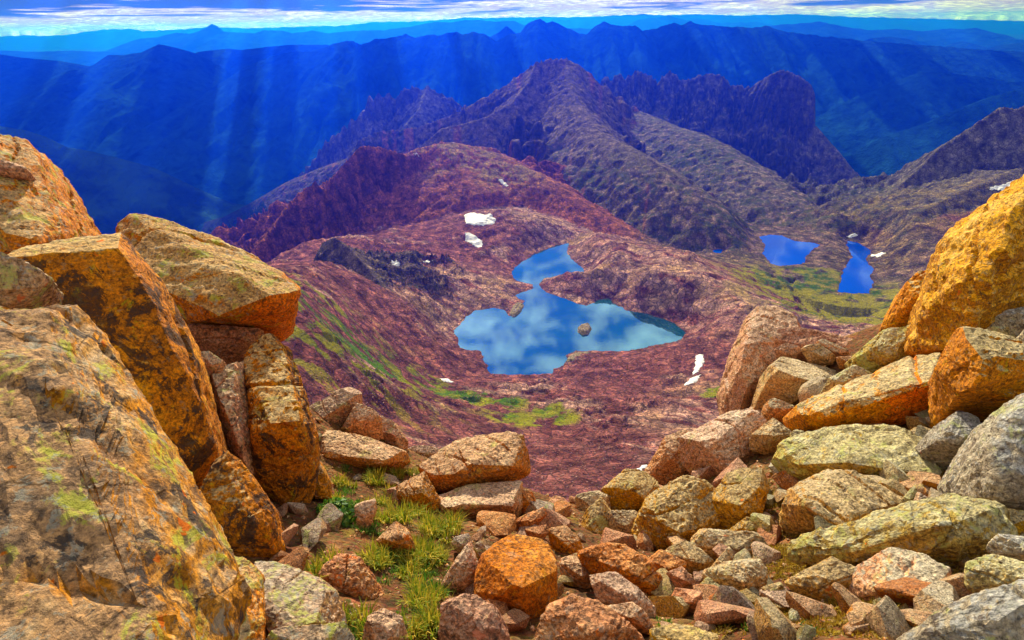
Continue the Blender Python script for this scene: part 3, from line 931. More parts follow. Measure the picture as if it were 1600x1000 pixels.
# ------------------------------------------------------------------ near rocks: materials
def rock_material(name, tops, sides, lichen=(0.42, 0.45, 0.07), lichen_amt=0.5, black_amt=0.4, orange_amt=0.5, grain=1.0, up_lo=0.50, up_hi=0.84, black_side=0.0):
    """weathered upper faces, fresh iron stained sides with the orange of shade painted in, lichens in patches"""
    m, t, out = new_mat(name)
    tc_ = t.node('ShaderNodeTexCoord')
    oi = t.node('ShaderNodeObjectInfo')
    off = t.vmath('SCALE', t.vmath('ADD', (1.0, 2.3, 3.1), (0, 0, 0)), t.math('MULTIPLY', oi.outputs['Random'], 37.0))
    p = t.vmath('ADD', tc_.outputs['Object'], off)
    g = t.node('ShaderNodeNewGeometry')
    sp = t.node('ShaderNodeSeparateXYZ')
    t.put(sp.inputs[0], g.outputs['Normal'])
    n1 = t.noise(p, 1.6, 6, 0.62, 0.4)
    n2 = t.noise(p, 7.0, 8, 0.68, 0.3)
    n3 = t.noise(p, 38.0, 5, 0.75)
    n4 = t.noise(p, 4.2, 7, 0.7, 0.8)
    vor = t.voronoi(p, 55.0)
    top = t.ramp(t.math('ADD', t.math('MULTIPLY', n1, 0.55), t.math('MULTIPLY', n2, 0.45)), [(0.34, tops[0]), (0.5, tops[1]), (0.66, tops[2])])
    sid = t.ramp(t.math('ADD', t.math('MULTIPLY', n1, 0.5), t.math('MULTIPLY', n2, 0.5)), [(0.34, sides[0]), (0.5, sides[1]), (0.66, sides[2])])
    upm = t.step(t.math('ADD', sp.outputs[2], t.math('MULTIPLY', t.math('SUBTRACT', n2, 0.5), 0.8)), up_lo, up_hi)
    c = t.mix(upm, sid, top)  # face direction picks colour: shaded sides get their orange painted in
    # grain of the granite, dark and pale crystals
    gr = t.ramp(n3, [(0.36, (0.20, 0.18, 0.17)), (0.5, (1, 1, 1)), (0.64, (1.8, 1.75, 1.65))])
    c = t.mix(0.85 * grain, c, gr, 'MULTIPLY')
    sk = t.ramp(vor, [(0.0, (0.35, 0.33, 0.33)), (0.28, (1.0, 1.0, 1.0)), (0.8, (1.25, 1.22, 1.18))])
    c = t.mix(0.6, c, sk, 'MULTIPLY')
    # map lichen, crustose black lichen, orange lichen
    lm = t.step(t.math('ADD', n4, t.math('MULTIPLY', t.math('SUBTRACT', n3, 0.5), 0.35)), 0.62 - 0.12 * lichen_amt, 0.70 - 0.10 * lichen_amt)
    c = t.mix(t.math('MULTIPLY', lm, min(1.0, 0.35 + 0.5 * lichen_amt)), c, lichen)
    gl_ = t.noise(t.vmath('ADD', p, (5.0, 1.0, 12.0)), 14.0, 6, 0.75, 0.4)
    c = t.mix(t.math('MULTIPLY', t.step(gl_, 0.55, 0.62), 0.55 * (0.4 + lichen_amt)), c, (0.34, 0.34, 0.27))
    c = t.mix(t.math('MULTIPLY', t.step(gl_, 0.45, 0.38), 0.75), c, (0.09, 0.055, 0.035))
    nb_ = t.noise(t.vmath('ADD', p, (9.0, 4.0, 7.0)), 5.5, 6, 0.72, 0.5)
    bm_ = t.step(nb_, 0.66 - 0.12 * black_amt, 0.71 - 0.12 * black_amt)
    if black_side:
        nb2 = t.noise(t.vmath('ADD', p, (3.0, 14.0, 1.0)), 3.2, 8, 0.78, 0.6)
        bm_ = t.math('MAXIMUM', bm_, t.math('MULTIPLY', t.step(nb2, 0.56 - 0.08 * black_side, 0.60 - 0.08 * black_side), t.math('SUBTRACT', 1.0, upm)))
    c = t.mix(t.math('MULTIPLY', bm_, 0.85), c, (0.035, 0.028, 0.026))
    no = t.noise(t.vmath('ADD', p, (2.0, 8.0, 5.0)), 8.5, 3, 0.6, 0.2)
    c = t.mix(t.math('MULTIPLY', t.step(no, 0.72 - 0.07 * orange_amt, 0.76 - 0.07 * orange_amt), 0.9), c, (0.72, 0.15, 0.012))
    hs = t.node('ShaderNodeHueSaturation')
    osep = t.node('ShaderNodeSeparateColor')
    t.put(osep.inputs[0], oi.outputs['Color'])
    t.put(hs.inputs['Saturation'], osep.outputs[0])
    t.put(hs.inputs['Value'], osep.outputs[1])
    t.put(hs.inputs['Color'], c)
    c = hs.outputs[0]
    cr = t.voronoi(t.vmath('ADD', p, t.vmath('SCALE', t.vmath('MULTIPLY', p, (0, 0, 0)), 0.0)), 2.6, 'DISTANCE_TO_EDGE')
    ck = t.step(t.math('ADD', cr, t.math('MULTIPLY', t.math('SUBTRACT', n2, 0.5), 0.10)), 0.0, 0.022)
    hh = t.math('ADD', t.math('MULTIPLY', n2, 0.075), t.math('MULTIPLY', n3, 0.014))
    hh = t.math('ADD', hh, t.math('MULTIPLY', n1, 0.16))
    hh = t.math('ADD', hh, t.math('MULTIPLY', ck, 0.012))
    principled(t, out, c, 0.88, t.bump(hh, 0.9, 1.0), 0.25)
    return m


ORANGE = ((0.34, 0.095, 0.008), (0.62, 0.19, 0.014), (0.74, 0.31, 0.03))
GOLD = ((0.46, 0.20, 0.035), (0.66, 0.35, 0.08), (0.74, 0.48, 0.16))
MATS = {
 'warm': rock_material('warm lichened granite', ((0.36, 0.20, 0.08), (0.54, 0.32, 0.13), (0.60, 0.45, 0.23)), ORANGE, lichen_amt=0.7, black_amt=0.3, orange_amt=0.6),
 'wedge': rock_material('orange granite with black lichen', ((0.40, 0.26, 0.12), (0.52, 0.34, 0.16), (0.58, 0.46, 0.26)), ((0.36, 0.11, 0.010), (0.58, 0.19, 0.016), (0.68, 0.30, 0.03)), lichen_amt=0.25, black_amt=0.1, black_side=0.75, up_lo=0.72, up_hi=0.95),
 'slab': rock_material('grey tan lichened slab', ((0.27, 0.20, 0.155), (0.43, 0.29, 0.19), (0.52, 0.45, 0.32)), ((0.33, 0.16, 0.06), (0.50, 0.25, 0.09), (0.58, 0.38, 0.18)), lichen_amt=0.8, black_amt=0.5, orange_amt=0.6),
 'crag': rock_material('dark lichened crag face', ((0.17, 0.12, 0.085), (0.42, 0.25, 0.13), (0.56, 0.42, 0.25)), ((0.30, 0.12, 0.03), (0.52, 0.23, 0.06), (0.58, 0.37, 0.15)), lichen_amt=0.75, black_amt=0.85, orange_amt=0.9, up_lo=0.35, up_hi=0.8),
 'pink': rock_material('pinkish tan granite', ((0.36, 0.20, 0.11), (0.57, 0.34, 0.18), (0.66, 0.48, 0.28)), ((0.36, 0.12, 0.022), (0.56, 0.21, 0.04), (0.62, 0.32, 0.08)), lichen_amt=0.3, black_amt=0.2),
 'red': rock_material('rust red broken rock', ((0.36, 0.14, 0.06), (0.52, 0.23, 0.10), (0.60, 0.36, 0.17)), ((0.30, 0.085, 0.02), (0.46, 0.15, 0.035), (0.55, 0.24, 0.06)), lichen_amt=0.15, black_amt=0.1),
 'olive': rock_material('olive lichened rock', ((0.30, 0.21, 0.09), (0.50, 0.36, 0.17), (0.58, 0.48, 0.27)), ((0.38, 0.17, 0.022), (0.55, 0.27, 0.035), (0.60, 0.37, 0.07)), lichen=(0.42, 0.40, 0.11), lichen_amt=0.45, black_amt=0.15, orange_amt=0.1),
 'green': rock_material('green yellow lichened rock', ((0.27, 0.23, 0.13), (0.46, 0.40, 0.21), (0.56, 0.52, 0.32)), ((0.32, 0.20, 0.05), (0.44, 0.30, 0.08), (0.50, 0.42, 0.15)), lichen=(0.42, 0.43, 0.13), lichen_amt=0.85, black_amt=0.2, orange_amt=0.1),
 'orange': rock_material('bright orange sided granite', ((0.34, 0.26, 0.14), (0.46, 0.36, 0.20), (0.54, 0.46, 0.28)), ((0.40, 0.12, 0.010), (0.62, 0.22, 0.018), (0.70, 0.34, 0.04)), lichen_amt=0.3, black_amt=0.25, orange_amt=0.1),
 'gold': rock_material('golden flaked granite', GOLD, ((0.26, 0.10, 0.015), (0.46, 0.20, 0.03), (0.60, 0.32, 0.06)), up_lo=0.02, up_hi=0.3, lichen_amt=0.15, black_amt=0.25, orange_amt=0.2),  # darker side colours paint in the shaded face of the boulder
 'grey': rock_material('blue grey granite', ((0.25, 0.235, 0.20), (0.38, 0.36, 0.31), (0.48, 0.46, 0.38)), ((0.27, 0.20, 0.12), (0.40, 0.32, 0.20), (0.47, 0.42, 0.28)), lichen_amt=0.5, black_amt=0.15, orange_amt=0.05),
}

MATS['fresh'] = rock_material('fresh red orange break', ((0.50, 0.13, 0.012), (0.72, 0.20, 0.014), (0.80, 0.30, 0.03)), ((0.50, 0.12, 0.010), (0.76, 0.19, 0.012), (0.82, 0.29, 0.025)), lichen_amt=0.1, black_amt=0.15, orange_amt=0.8)


# ------------------------------------------------------------------ near rocks: shapes
def chip(pts, n, seed):
    """break the corners of a hull off along random planes"""
    r = np.random.default_rng(seed)
    bm = bmesh.new()
    vs = [bm.verts.new(p) for p in pts]
    bmesh.ops.convex_hull(bm, input=vs)
    bmesh.ops.delete(bm, geom=[v for v in bm.verts if not v.link_faces], context='VERTS')
    size = np.ptp(np.array(pts), axis=0).mean()
    for _ in range(n):
        d = r.normal(size=3)
        d /= np.linalg.norm(d)
        co = np.array([v.co[:] for v in bm.verts])
        h = (co @ d).max() - size * r.uniform(0.02, 0.075)
        bmesh.ops.bisect_plane(bm, geom=bm.verts[:] + bm.edges[:] + bm.faces[:], plane_co=Vector(d * h), plane_no=Vector(d), clear_outer=True)
    out_ = [v.co[:] for v in bm.verts]
    bm.free()
    return out_


def refine_hull(pts, L, smooth=2, maxit=9):
    bm = bmesh.new()
    vs = [bm.verts.new(p) for p in pts]
    r = bmesh.ops.convex_hull(bm, input=vs)
    junk = [e for e in r['geom_interior'] + r['geom_unused'] if isinstance(e, bmesh.types.BMVert) and e.is_valid]
    junk = list(set(junk))
    if junk:
        bmesh.ops.delete(bm, geom=junk, context='VERTS')
    loose = [v for v in bm.verts if not v.link_faces]
    if loose:
        bmesh.ops.delete(bm, geom=loose, context='VERTS')
    for _ in range(maxit):
        ed = [e for e in bm.edges if e.calc_length() > L]
        if not ed or len(bm.faces) > 26000:
            break
        bmesh.ops.subdivide_edges(bm, edges=ed, cuts=1)
        bmesh.ops.triangulate(bm, faces=[f for f in bm.faces if len(f.verts) > 3])
    for _ in range(smooth):
        bmesh.ops.smooth_vert(bm, verts=bm.verts, factor=0.5, use_axis_x=True, use_axis_y=True, use_axis_z=True)
    bmesh.ops.recalc_face_normals(bm, faces=bm.faces)
    return bm


def roughen(me, size, seed, rough=1.0, strata=None):
    n = len(me.vertices)
    co = np.zeros(n * 3, np.float32)
    me.vertices.foreach_get('co', co)
    co = co.reshape(-1, 3)
    no = np.zeros(n * 3, np.float32)
    me.vertices.foreach_get('normal', no)
    no = no.reshape(-1, 3)
    q = co / size
    x, y, z = q[:, 0] + seed * 3.1, q[:, 1] + seed * 1.7, q[:, 2] + seed * 2.3
    d = 0.016 * fbm(x * 2.1, y * 2.1, z * 2.1, 3)
    # stepped fracture: slices of the rock stand a little proud of each other
    st = fbm(x * 1.6 + 5, y * 1.6, z * 1.6, 2)
    d += 0.008 * (np.floor(st * 5) / 5 + 0.5 * sstep(st * 5 - np.floor(st * 5), 0.75, 1.0) / 5)
    rs_ = np.random.default_rng(int(seed * 100) + 3)
    for _ in range(2):                                # two sets of joints, straight but broken off here and there
        dv_ = rs_.normal(size=3)
        dv_ /= np.linalg.norm(dv_)
        ja = (q @ dv_.astype(np.float32)) * rs_.uniform(1.3, 2.4) + rs_.uniform(0, 1) + 0.10 * perlin(x * 3, y * 3, z * 3)
        jd = np.abs(ja - np.round(ja))
        d -= 0.028 * (1 - sstep(jd, 0.0, 0.035)) * sstep(perlin(x * 1.1 + 7, y * 1.1, z * 1.1 + 5 * _), -0.05, 0.15)
        d += 0.010 * (np.round(ja) % 2)
    d += 0.012 * fbm(x * 9, y * 9, z * 9, 3, 0.6, True)
    if strata is not None:
        a = (co @ np.array(strata, np.float32)) / size
        a = a + 0.12 * fbm(x * 1.2, y * 1.2, z * 1.2, 2)
        d += 0.016 * (np.abs(((a * 7) % 1.0) - 0.5) * 2)
    co = co + no * (d * size * rough)[:, None]
    me.vertices.foreach_set('co', co.ravel().astype(np.float32))
    me.polygons.foreach_set('use_smooth', np.ones(len(me.polygons), bool))
    me.update()
    me.set_sharp_from_angle(angle=math.radians(26))


GROUND_CTL = []


def rock(name, label, mat, t, outline, inner=(), th=None, tilt=0.0, cat='rock', group=None, ctl=True, rough=1.0, fine=44, seed=None, slope=None, strata=None, under=None, sat=None, fresh=None):
    """a rock seen with this outline at distance t; inner = (px, py, bulge in m); tilt = extra distance at the top edge, less at the bottom"""
    ex = np.array([q[2] if len(q) > 2 else 0.0 for q in outline])
    o = np.array([q[:2] for q in outline], float)
    c = o.mean(0)
    if ctl:
        o = c + (o - c) * (1.2 if 860 < c[0] < 1260 and c[1] > 700 else 1.12)
    y0, y1 = o[:, 1].min(), o[:, 1].max()
    x0, x1 = o[:, 0].min(), o[:, 0].max()
    size = max(y1 - y0, x1 - x0) * t / 953 / 1.15
    mins = min(y1 - y0, x1 - x0) * t / 953 / 1.15
    if th is None:
        th = 0.75 * mins

    def dist(px, py):
        return t + tilt * ((c[1] - py) / max(1.0, y1 - y0)) + (slope or 0.0) * ((px - c[0]) / max(1.0, x1 - x0))
    if under is None:
        under = 0.30 * mins
    P = [atT(px, py, dist(px, py) + under * max(0.0, (py - c[1]) / max(1.0, y1 - c[1])) ** 0.7 + e_) for (px, py), e_ in zip(o, ex)]
    cen = np.mean(P, 0)
    v = cen / np.linalg.norm(cen)
    away = v * 0.75 + np.array([0, 0.25, -0.35])
    away /= np.linalg.norm(away)
    pts = list(P)
    for q in inner:
        px, py = q[0], q[1]
        b = q[2] if len(q) > 2 else 0.28 * mins
        pts.append(atT(px, py, dist(px, py) - b))
    if not inner:
        pts.append(atT(c[0] + 0.05 * (x1 - x0), c[1] + 0.02 * (y1 - y0), dist(*c) - 0.26 * mins))
        pts.append(atT(c[0] - 0.15 * (x1 - x0), c[1] - 0.10 * (y1 - y0), dist(*c) - 0.18 * mins))
    for p in P:
        pts.append(cen + (p - cen) * 0.82 + away * th)
    pts = np.array(pts)
    org = pts.mean(0)
    org[2] = pts[:, 2].min()
    bm = refine_hull(chip(pts - org, 14, len(bpy.data.objects)), size / fine, 0)
    me = bpy.data.meshes.new(name)
    bm.to_mesh(me)
    bm.free()
    sd = seed if seed is not None else (len(bpy.data.objects) * 0.37) % 50
    roughen(me, max(size * 0.75, mins), sd, rough, strata)
    ob = link(name, me, MATS[mat])
    ob.location = org
    if fresh:                                         # a freshly broken end, a colour of its own
        me.materials.append(MATS['fresh'])
        for pl in me.polygons:
            if pl.normal.z < 0.45:
                q_ = np.array(pl.center) + org
                dz_ = q_ @ FWD
                px_, py_ = 800 + 953 * (q_ @ RIGHT) / dz_, 500 - 953 * (q_ @ UP) / dz_
                wob_ = 14 * math.sin(py_ * 0.11) + 9 * math.sin(py_ * 0.31 + px_ * 0.05)
                if fresh[0] + wob_ < px_ < fresh[1] + wob_:
                    pl.material_index = 1
    ob.color = (sat or random.uniform(0.82, 1.14), random.uniform(0.92, 1.12), 1, 1)
    tag(ob, label, cat, None, group)
    if ctl:
        GROUND_CTL.append(cen + away * th * 0.8 + np.array([0, 0, -0.1]))
    return ob


# ---- left crag, top to bottom
rock('rock_outcrop', 'tall weathered tan outcrop standing at the left edge behind the leaning slab', 'warm', 7.6, [(-90, 205), (0, 213), (46, 212), (62, 238), (76, 262), (96, 290), (113, 318), (122, 338), (139, 358), (150, 376), (100, 400), (-90, 400)],
     [(38, 262, 0.5), (58, 330, 0.7), (40, 380, 0.9), (-30, 300, 0.7), (112, 372, .35)], th=1.6, tilt=0.8, cat='outcrop', ctl=False, rough=0.9, strata=(0.1, 0.2, 0.9), fine=60, sat=1.05)
rock('rock', 'small dark red stone lodged on the side of the tall outcrop', 'red', 7.1, [(-40, 248), (0, 250), (30, 254), (46, 268), (42, 277), (0, 276), (-40, 274)], th=0.5, ctl=False)
rock('boulder', 'huge overhanging flat topped tan slab with an orange red broken end', 'warm', 7.3, [(133, 349), (157, 339), (210, 337), (259, 347), (297, 361), (336, 375), (381, 396), (427, 424), (469, 456), (475, 470), (472, 501), (441, 524), (402, 521), (325, 519), (280, 515), (252, 452), (210, 403)],
     [(252, 456, 0.75), (325, 482, 0.85), (381, 472, 0.8), (409, 484, 0.85), (467, 462, 0.45)], th=1.6, tilt=1.3, under=1.25, cat='boulder', ctl=False, fresh=(395, 600), rough=0.7, fine=70, strata=(0.1, 0.3, 1.4), sat=1.1)
rock('boulder', 'leaning wedge of orange rock with black lichen and a pale rim, tan slab on top', 'wedge', 5.1, [(-60, 398), (38, 403), (100, 380), (147, 374), (186, 371), (210, 400), (245, 442), (266, 484), (299, 540), (317, 594), (333, 662), (346, 704), (356, 761), (338, 800), (300, 806), (262, 760), (230, 690), (198, 640), (150, 590), (90, 520), (30, 450)],
     [(180, 401, 0.42), (228, 470, 0.40), (276, 570, 0.34), (310, 700, 0.24), (60, 408, 0.36)], th=1.3, tilt=0.7, under=0.9, rough=0.55, cat='boulder', ctl=False, fine=64, sat=1.18)
rock('rock', 'rounded lichened rock resting against the wedge at the left edge', 'slab', 3.9, [(-70, 400), (0, 393), (35, 404), (71, 428), (68, 438), (40, 469), (0, 474), (-70, 476)], th=0.7, ctl=False)
rock('boulder', 'huge grey and orange lichened slab filling the lower left corner', 'crag', 2.75, [(-260, 500), (-40, 470), (34, 462), (72, 449), (102, 482), (142, 528), (168, 598), (212, 646), (247, 704), (268, 752), (302, 800), (331, 866), (350, 885), (359, 917), (361, 1060), (300, 1250), (-400, 1250)],
     [(72, 520, 0.22), (182, 771, 0.30), (281, 845, 0.25), (60, 900, 0.55), (200, 1000, 0.5)], th=0.9, tilt=1.0, cat='boulder', ctl=False, fine=110, rough=0.85, sat=1.12, under=0.0)
rock('rock', 'narrow upright block between the wedge and the pillar', 'warm', 5.9, [(312, 574), (348, 566), (382, 556), (400, 631), (405, 690), (400, 755), (364, 714), (343, 678)], [(352, 640, 0.2), (366, 690, 0.25)], th=0.8, ctl=False, tilt=0.3)
rock('rock', 'small wedged stone under the overhanging slab', 'warm', 5.9, [(302, 553), (326, 547), (350, 566), (346, 582), (318, 592), (306, 576)], th=0.5, ctl=False)
rock('rock', 'dark red rock in the recess under the overhanging slab', 'red', 6.9, [(270, 505), (330, 512), (410, 515), (420, 560), (380, 590), (300, 580)], [(350, 545, 0.1)], th=0.9, ctl=False)
rock('boulder', 'thick pillar with orange face holding up the overhanging slab', 'wedge', 5.9, [(382, 553), (411, 525), (437, 525), (452, 558), (473, 610), (483, 651), (494, 703), (486, 771), (470, 806), (437, 815), (398, 775), (397, 703), (403, 662)],
     [(404, 664, 0.36), (466, 658, 0.42), (424, 600, 0.22)], th=0.9, tilt=0.9, under=0.7, cat='boulder', ctl=False, fine=56, sat=1.15)
rock('rock', 'yellow lichened block at the foot of the leaning wedge', 'wedge', 4.78, [(348, 704), (374, 719), (390, 761), (432, 802), (442, 854), (442, 886), (400, 884), (364, 868), (317, 840), (300, 792), (340, 770)], [(372, 790, 0.2), (410, 830, 0.15)], th=0.7, ctl=False, sat=1.1)
rock('rock', 'brown rock squeezed between the big slab and the pinkish block', 'warm', 3.35, [(333, 868), (380, 874), (404, 898), (408, 979), (404, 1040), (352, 1040), (362, 950)], th=0.5, tilt=0.3, ctl=False)
rock('rock', 'pinkish grey block with a green lichen spot beside the big slab', 'slab', 3.55, [(405, 884), (430, 884), (464, 899), (500, 911), (518, 927), (528, 957), (532, 975), (480, 990), (420, 992), (408, 975)], [(440, 905, .12), (505, 930, .12), (500, 965, .16), (425, 980, .16)], th=0.5, tilt=0.3)
rock('rock', 'pinkish rock at the bottom edge below the block with the green spot', 'slab', 3.2, [(410, 988), (470, 990), (532, 976), (546, 1000), (540, 1050), (410, 1050)], th=0.5)

# ---- gully between the crag and the right slope
rock('rock', 'pale leaning rock left of the grassy gully', 'pink', 6.3, [(488, 742), (500, 722), (512, 750), (514, 775), (494, 776)], th=0.4)
rock('rock', 'speckled rock on top of the left pile above the gully', 'pink', 8.5, [(482, 639), (516, 626), (542, 607), (559, 614), (560, 640), (542, 666), (507, 674), (486, 677)], [(537, 632), (500, 655)])
rock('rock', 'orange sided rock behind the long flat slab of the left pile', 'pink', 8.3, [(559, 634), (580, 641), (593, 656), (595, 682), (572, 688), (533, 676), (546, 660)])
rock('rock', 'rounded pale rock at the back right of the left pile', 'pink', 8.8, [(593, 652), (619, 662), (634, 686), (632, 710), (602, 702), (590, 680)])
rock('rock', 'long flat purple grey slab lying across the left pile', 'pink', 7.8, [(494, 695), (507, 671), (542, 680), (586, 692), (623, 703), (631, 718), (619, 728), (572, 734), (516, 732), (494, 717)], [(512, 712, 0.3), (600, 722, 0.3)])
rock('rock', 'shaded brown rock under the long flat slab', 'red', 7.9, [(500, 726), (545, 732), (590, 733), (585, 752), (545, 764), (508, 760)])
rock('rock', 'flat cream slab lying on the rim of the gully', 'pink', 9.2, [(634, 704), (650, 698), (671, 698), (695, 708), (690, 718), (654, 720), (636, 716)])
rock('boulder', 'long pale lichened boulder on top of the pile in the middle', 'pink', 7.4, [(664, 727), (688, 716), (714, 696), (757, 687), (811, 677), (819, 694), (823, 720), (819, 738), (787, 755), (731, 766), (681, 772), (672, 751)], [(690, 752, 0.35), (735, 726, 0.42), (800, 728, 0.36), (812, 690, 0.1)], cat='boulder')
rock('boulder', 'brown slab shaped boulder under the long pale boulder', 'pink', 7.1, [(684, 781), (731, 763), (808, 757), (813, 785), (808, 824), (770, 828), (705, 818), (684, 806)], [(797, 787, 0.4), (740, 783, 0.38), (700, 795, .3)], cat='boulder')
rock('rock', 'smooth sunlit tan rock leaning on the middle pile', 'pink', 6.9, [(619, 763), (662, 742), (671, 759), (686, 785), (684, 799), (662, 812), (641, 790), (621, 775)], [(655, 775, .22)], sat=1.1)
rock('rock', 'upright pale stone beside the green plant', 'pink', 5.8, [(557, 790), (583, 780), (587, 794), (578, 820), (560, 850), (553, 824)])
rock('rock', 'pyramid shaped pink stone in the grass', 'pink', 5.4, [(590, 843), (619, 816), (637, 828), (646, 857), (619, 863), (602, 856)], [(622, 843, .15)])
rock('rock', 'rough crumbly brown mound left of the grass', 'red', 4.6, [(503, 897), (529, 870), (555, 872), (576, 888), (598, 927), (609, 954), (572, 960), (538, 946), (510, 922)], rough=2.0)
rock('rock', 'small bright orange stone at the foot of the crumbly mound', 'orange', 4.2, [(542, 953), (556, 949), (572, 966), (563, 977), (542, 979)])
rock('rock', 'brown rock at the bottom edge below the crumbly mound', 'pink', 3.9, [(575, 968), (598, 955), (625, 966), (634, 1000), (600, 1040), (570, 1010)])
rock('rock', 'rounded reddish boulder at the bottom edge in the middle', 'red', 4.0, [(695, 945), (720, 934), (745, 936), (770, 953), (787, 983), (790, 1030), (720, 1050), (690, 1010)])
rock('boulder', 'large sunlit orange block with a flat top in the middle foreground', 'red', 4.7, [(750, 892), (770, 843), (817, 845), (860, 854), (868, 888), (864, 940), (830, 976), (800, 957), (750, 937)], [(804, 924, 0.34), (752, 897, 0.14), (866, 893, 0.08), (790, 905, .28)], cat='boulder', tilt=0.3, rough=0.7, sat=1.2)
rock('rock', 'purple pink rock left of the large orange block', 'pink', 4.95, [(688, 914), (710, 880), (735, 848), (744, 888), (741, 914), (716, 932), (696, 924)])
rock('rock', 'dark purple stone above the large orange block', 'slab', 5.6, [(710, 841), (731, 836), (740, 858), (722, 869), (706, 854)])
rock('rock', 'grey upright stone tucked behind the large orange block', 'slab', 5.2, [(740, 856), (752, 845), (760, 866), (750, 890), (741, 882)])
rock('rock', 'square reddish stone at the right end of the middle pile', 'red', 7.0, [(813, 766), (831, 770), (839, 790), (818, 801), (811, 786)])
rock('rock', 'flat dark red stone leaning under the middle pile', 'red', 6.4, [(808, 812), (847, 795), (853, 804), (828, 829), (811, 840)])
rock('rock', 'small brick red stone right of the leaning dark red one', 'red', 6.0, [(822, 828), (854, 821), (861, 832), (839, 848), (826, 842)])
rock('rock', 'lichened grey brown rock on the right lip of the gully', 'pink', 6.2, [(860, 830), (884, 827), (904, 846), (909, 864), (893, 878), (870, 870)])
rock('rock', 'cracked grey brown rock below the lip of the gully', 'pink', 5.5, [(878, 880), (908, 868), (933, 898), (933, 922), (908, 926), (884, 906)])
rock('rock', 'small tan rock at the rim where the scree shows behind', 'olive', 8.3, [(903, 777), (932, 769), (949, 778), (949, 797), (916, 809), (904, 804)])
rock('rock', 'olive rock below the small tan rock at the rim', 'olive', 7.5, [(914, 808), (942, 782), (954, 808), (962, 838), (932, 857), (904, 856), (911, 832)])
rock('boulder', 'round olive boulder with black lichen spots on the rim', 'olive', 8.4, [(948, 764), (976, 740), (1004, 740), (1021, 754), (1024, 777), (1012, 793), (988, 803), (960, 798), (950, 784)], [(985, 762, .3), (1005, 778, .25)], cat='boulder')
rock('rock', 'tan pointed rock behind the spotted olive boulder', 'pink', 9.4, [(1010, 742), (1036, 716), (1042, 690), (1068, 681), (1086, 688), (1084, 732), (1060, 758), (1030, 766)])
rock('boulder', 'big rounded tan boulder on the skyline of the right slope', 'pink', 8.7, [(1078, 688), (1108, 672), (1140, 654), (1172, 650), (1188, 664), (1182, 692), (1166, 720), (1146, 748), (1126, 769), (1100, 746), (1080, 720)], [(1112, 694, .45), (1135, 735, .4), (1160, 672, .2)], cat='boulder')
rock('boulder', 'cracked tan boulder with an overhanging lip below the skyline boulder', 'olive', 7.0, [(1004, 796), (1032, 772), (1072, 755), (1100, 759), (1117, 788), (1118, 813), (1086, 844), (1048, 861), (1016, 867), (1003, 840)], [(1068, 826, .38), (1025, 806, .35), (1090, 786, .25)], cat='boulder', rough=1.4, sat=1.05)
rock('rock', 'thin cracked olive rock between the spotted and the cracked boulders', 'olive', 7.4, [(952, 803), (996, 802), (998, 840), (970, 850), (958, 830)])
rock('boulder', 'square block with pale top and golden front in the right slope', 'olive', 7.0, [(1115, 784), (1148, 740), (1184, 743), (1194, 768), (1190, 800), (1174, 825), (1140, 842), (1120, 826)], [(1172, 783, .36), (1122, 788, .16)], cat='boulder', rough=0.8)
rock('rock', 'low grey slab with golden lower edge under the square block', 'olive', 6.2, [(1082, 852), (1100, 832), (1136, 840), (1180, 836), (1194, 860), (1190, 881), (1156, 878), (1116, 874)])
rock('rock', 'tan stone between the square block and the low grey slab', 'olive', 6.6, [(1138, 833), (1168, 811), (1193, 818), (1193, 838), (1156, 842)])
rock('rock', 'flat pale cream rock in the middle of the rubble', 'olive', 5.9, [(1040, 865), (1072, 850), (1093, 860), (1118, 884), (1102, 906), (1074, 898)], rough=.7)
rock('rock', 'angular dark red rock in the rubble beside the flat cream rock', 'red', 5.6, [(1013, 877), (1032, 863), (1067, 880), (1061, 905), (1024, 914)])
rock('rock', 'broad reddish weathered rock right of the gully', 'red', 5.25, [(912, 868), (940, 856), (980, 860), (1009, 876), (1030, 916), (1038, 938), (992, 926), (940, 902)], rough=1.3, sat=1.1)
rock('rock', 'brown angular stone below the dark red rock', 'red', 5.2, [(1046, 897), (1068, 887), (1090, 916), (1062, 922)])
rock('rock', 'cube shaped brown stone in the rubble', 'red', 4.8, [(1049, 941), (1060, 919), (1096, 924), (1102, 941), (1085, 958), (1056, 948)], [(1090, 940, .12)], rough=.6)
rock('rock', 'yellow green rock right of the cube shaped stone', 'green', 4.9, [(1093, 921), (1108, 907), (1142, 932), (1138, 948), (1108, 942)])
rock('rock', 'dark lichened ribbed rock in the middle of the rubble', 'olive', 5.1, [(1108, 897), (1136, 885), (1181, 879), (1194, 896), (1190, 933), (1160, 946), (1124, 917)], rough=1.6)
rock('rock', 'thin slab leaning up behind the ribbed rock', 'olive', 5.6, [(1106, 893), (1139, 857), (1143, 872), (1116, 897)], th=0.12)
rock('rock', 'wide earthy orange brown rock at the bottom edge', 'red', 3.9, [(866, 948), (900, 940), (932, 950), (966, 972), (992, 996), (1000, 1060), (860, 1060), (852, 990)], rough=1.2)
rock('rock', 'tan ridge backed rock above the earthy brown rock', 'pink', 4.7, [(930, 904), (968, 901), (997, 924), (1017, 948), (1020, 970), (986, 946), (942, 940)])
rock('rock', 'brown rounded rock at the lower middle', 'pink', 4.3, [(946, 952), (988, 946), (1009, 960), (1029, 989), (996, 985), (962, 970)])
rock('rock', 'pale flat rock at the bottom edge right of the middle', 'olive', 3.8, [(1026, 989), (1068, 981), (1118, 998), (1120, 1045), (1030, 1045)])
rock('rock', 'small grey upright stone beside the mossy soil', 'olive', 4.75, [(1194, 921), (1219, 911), (1230, 952), (1204, 946)])

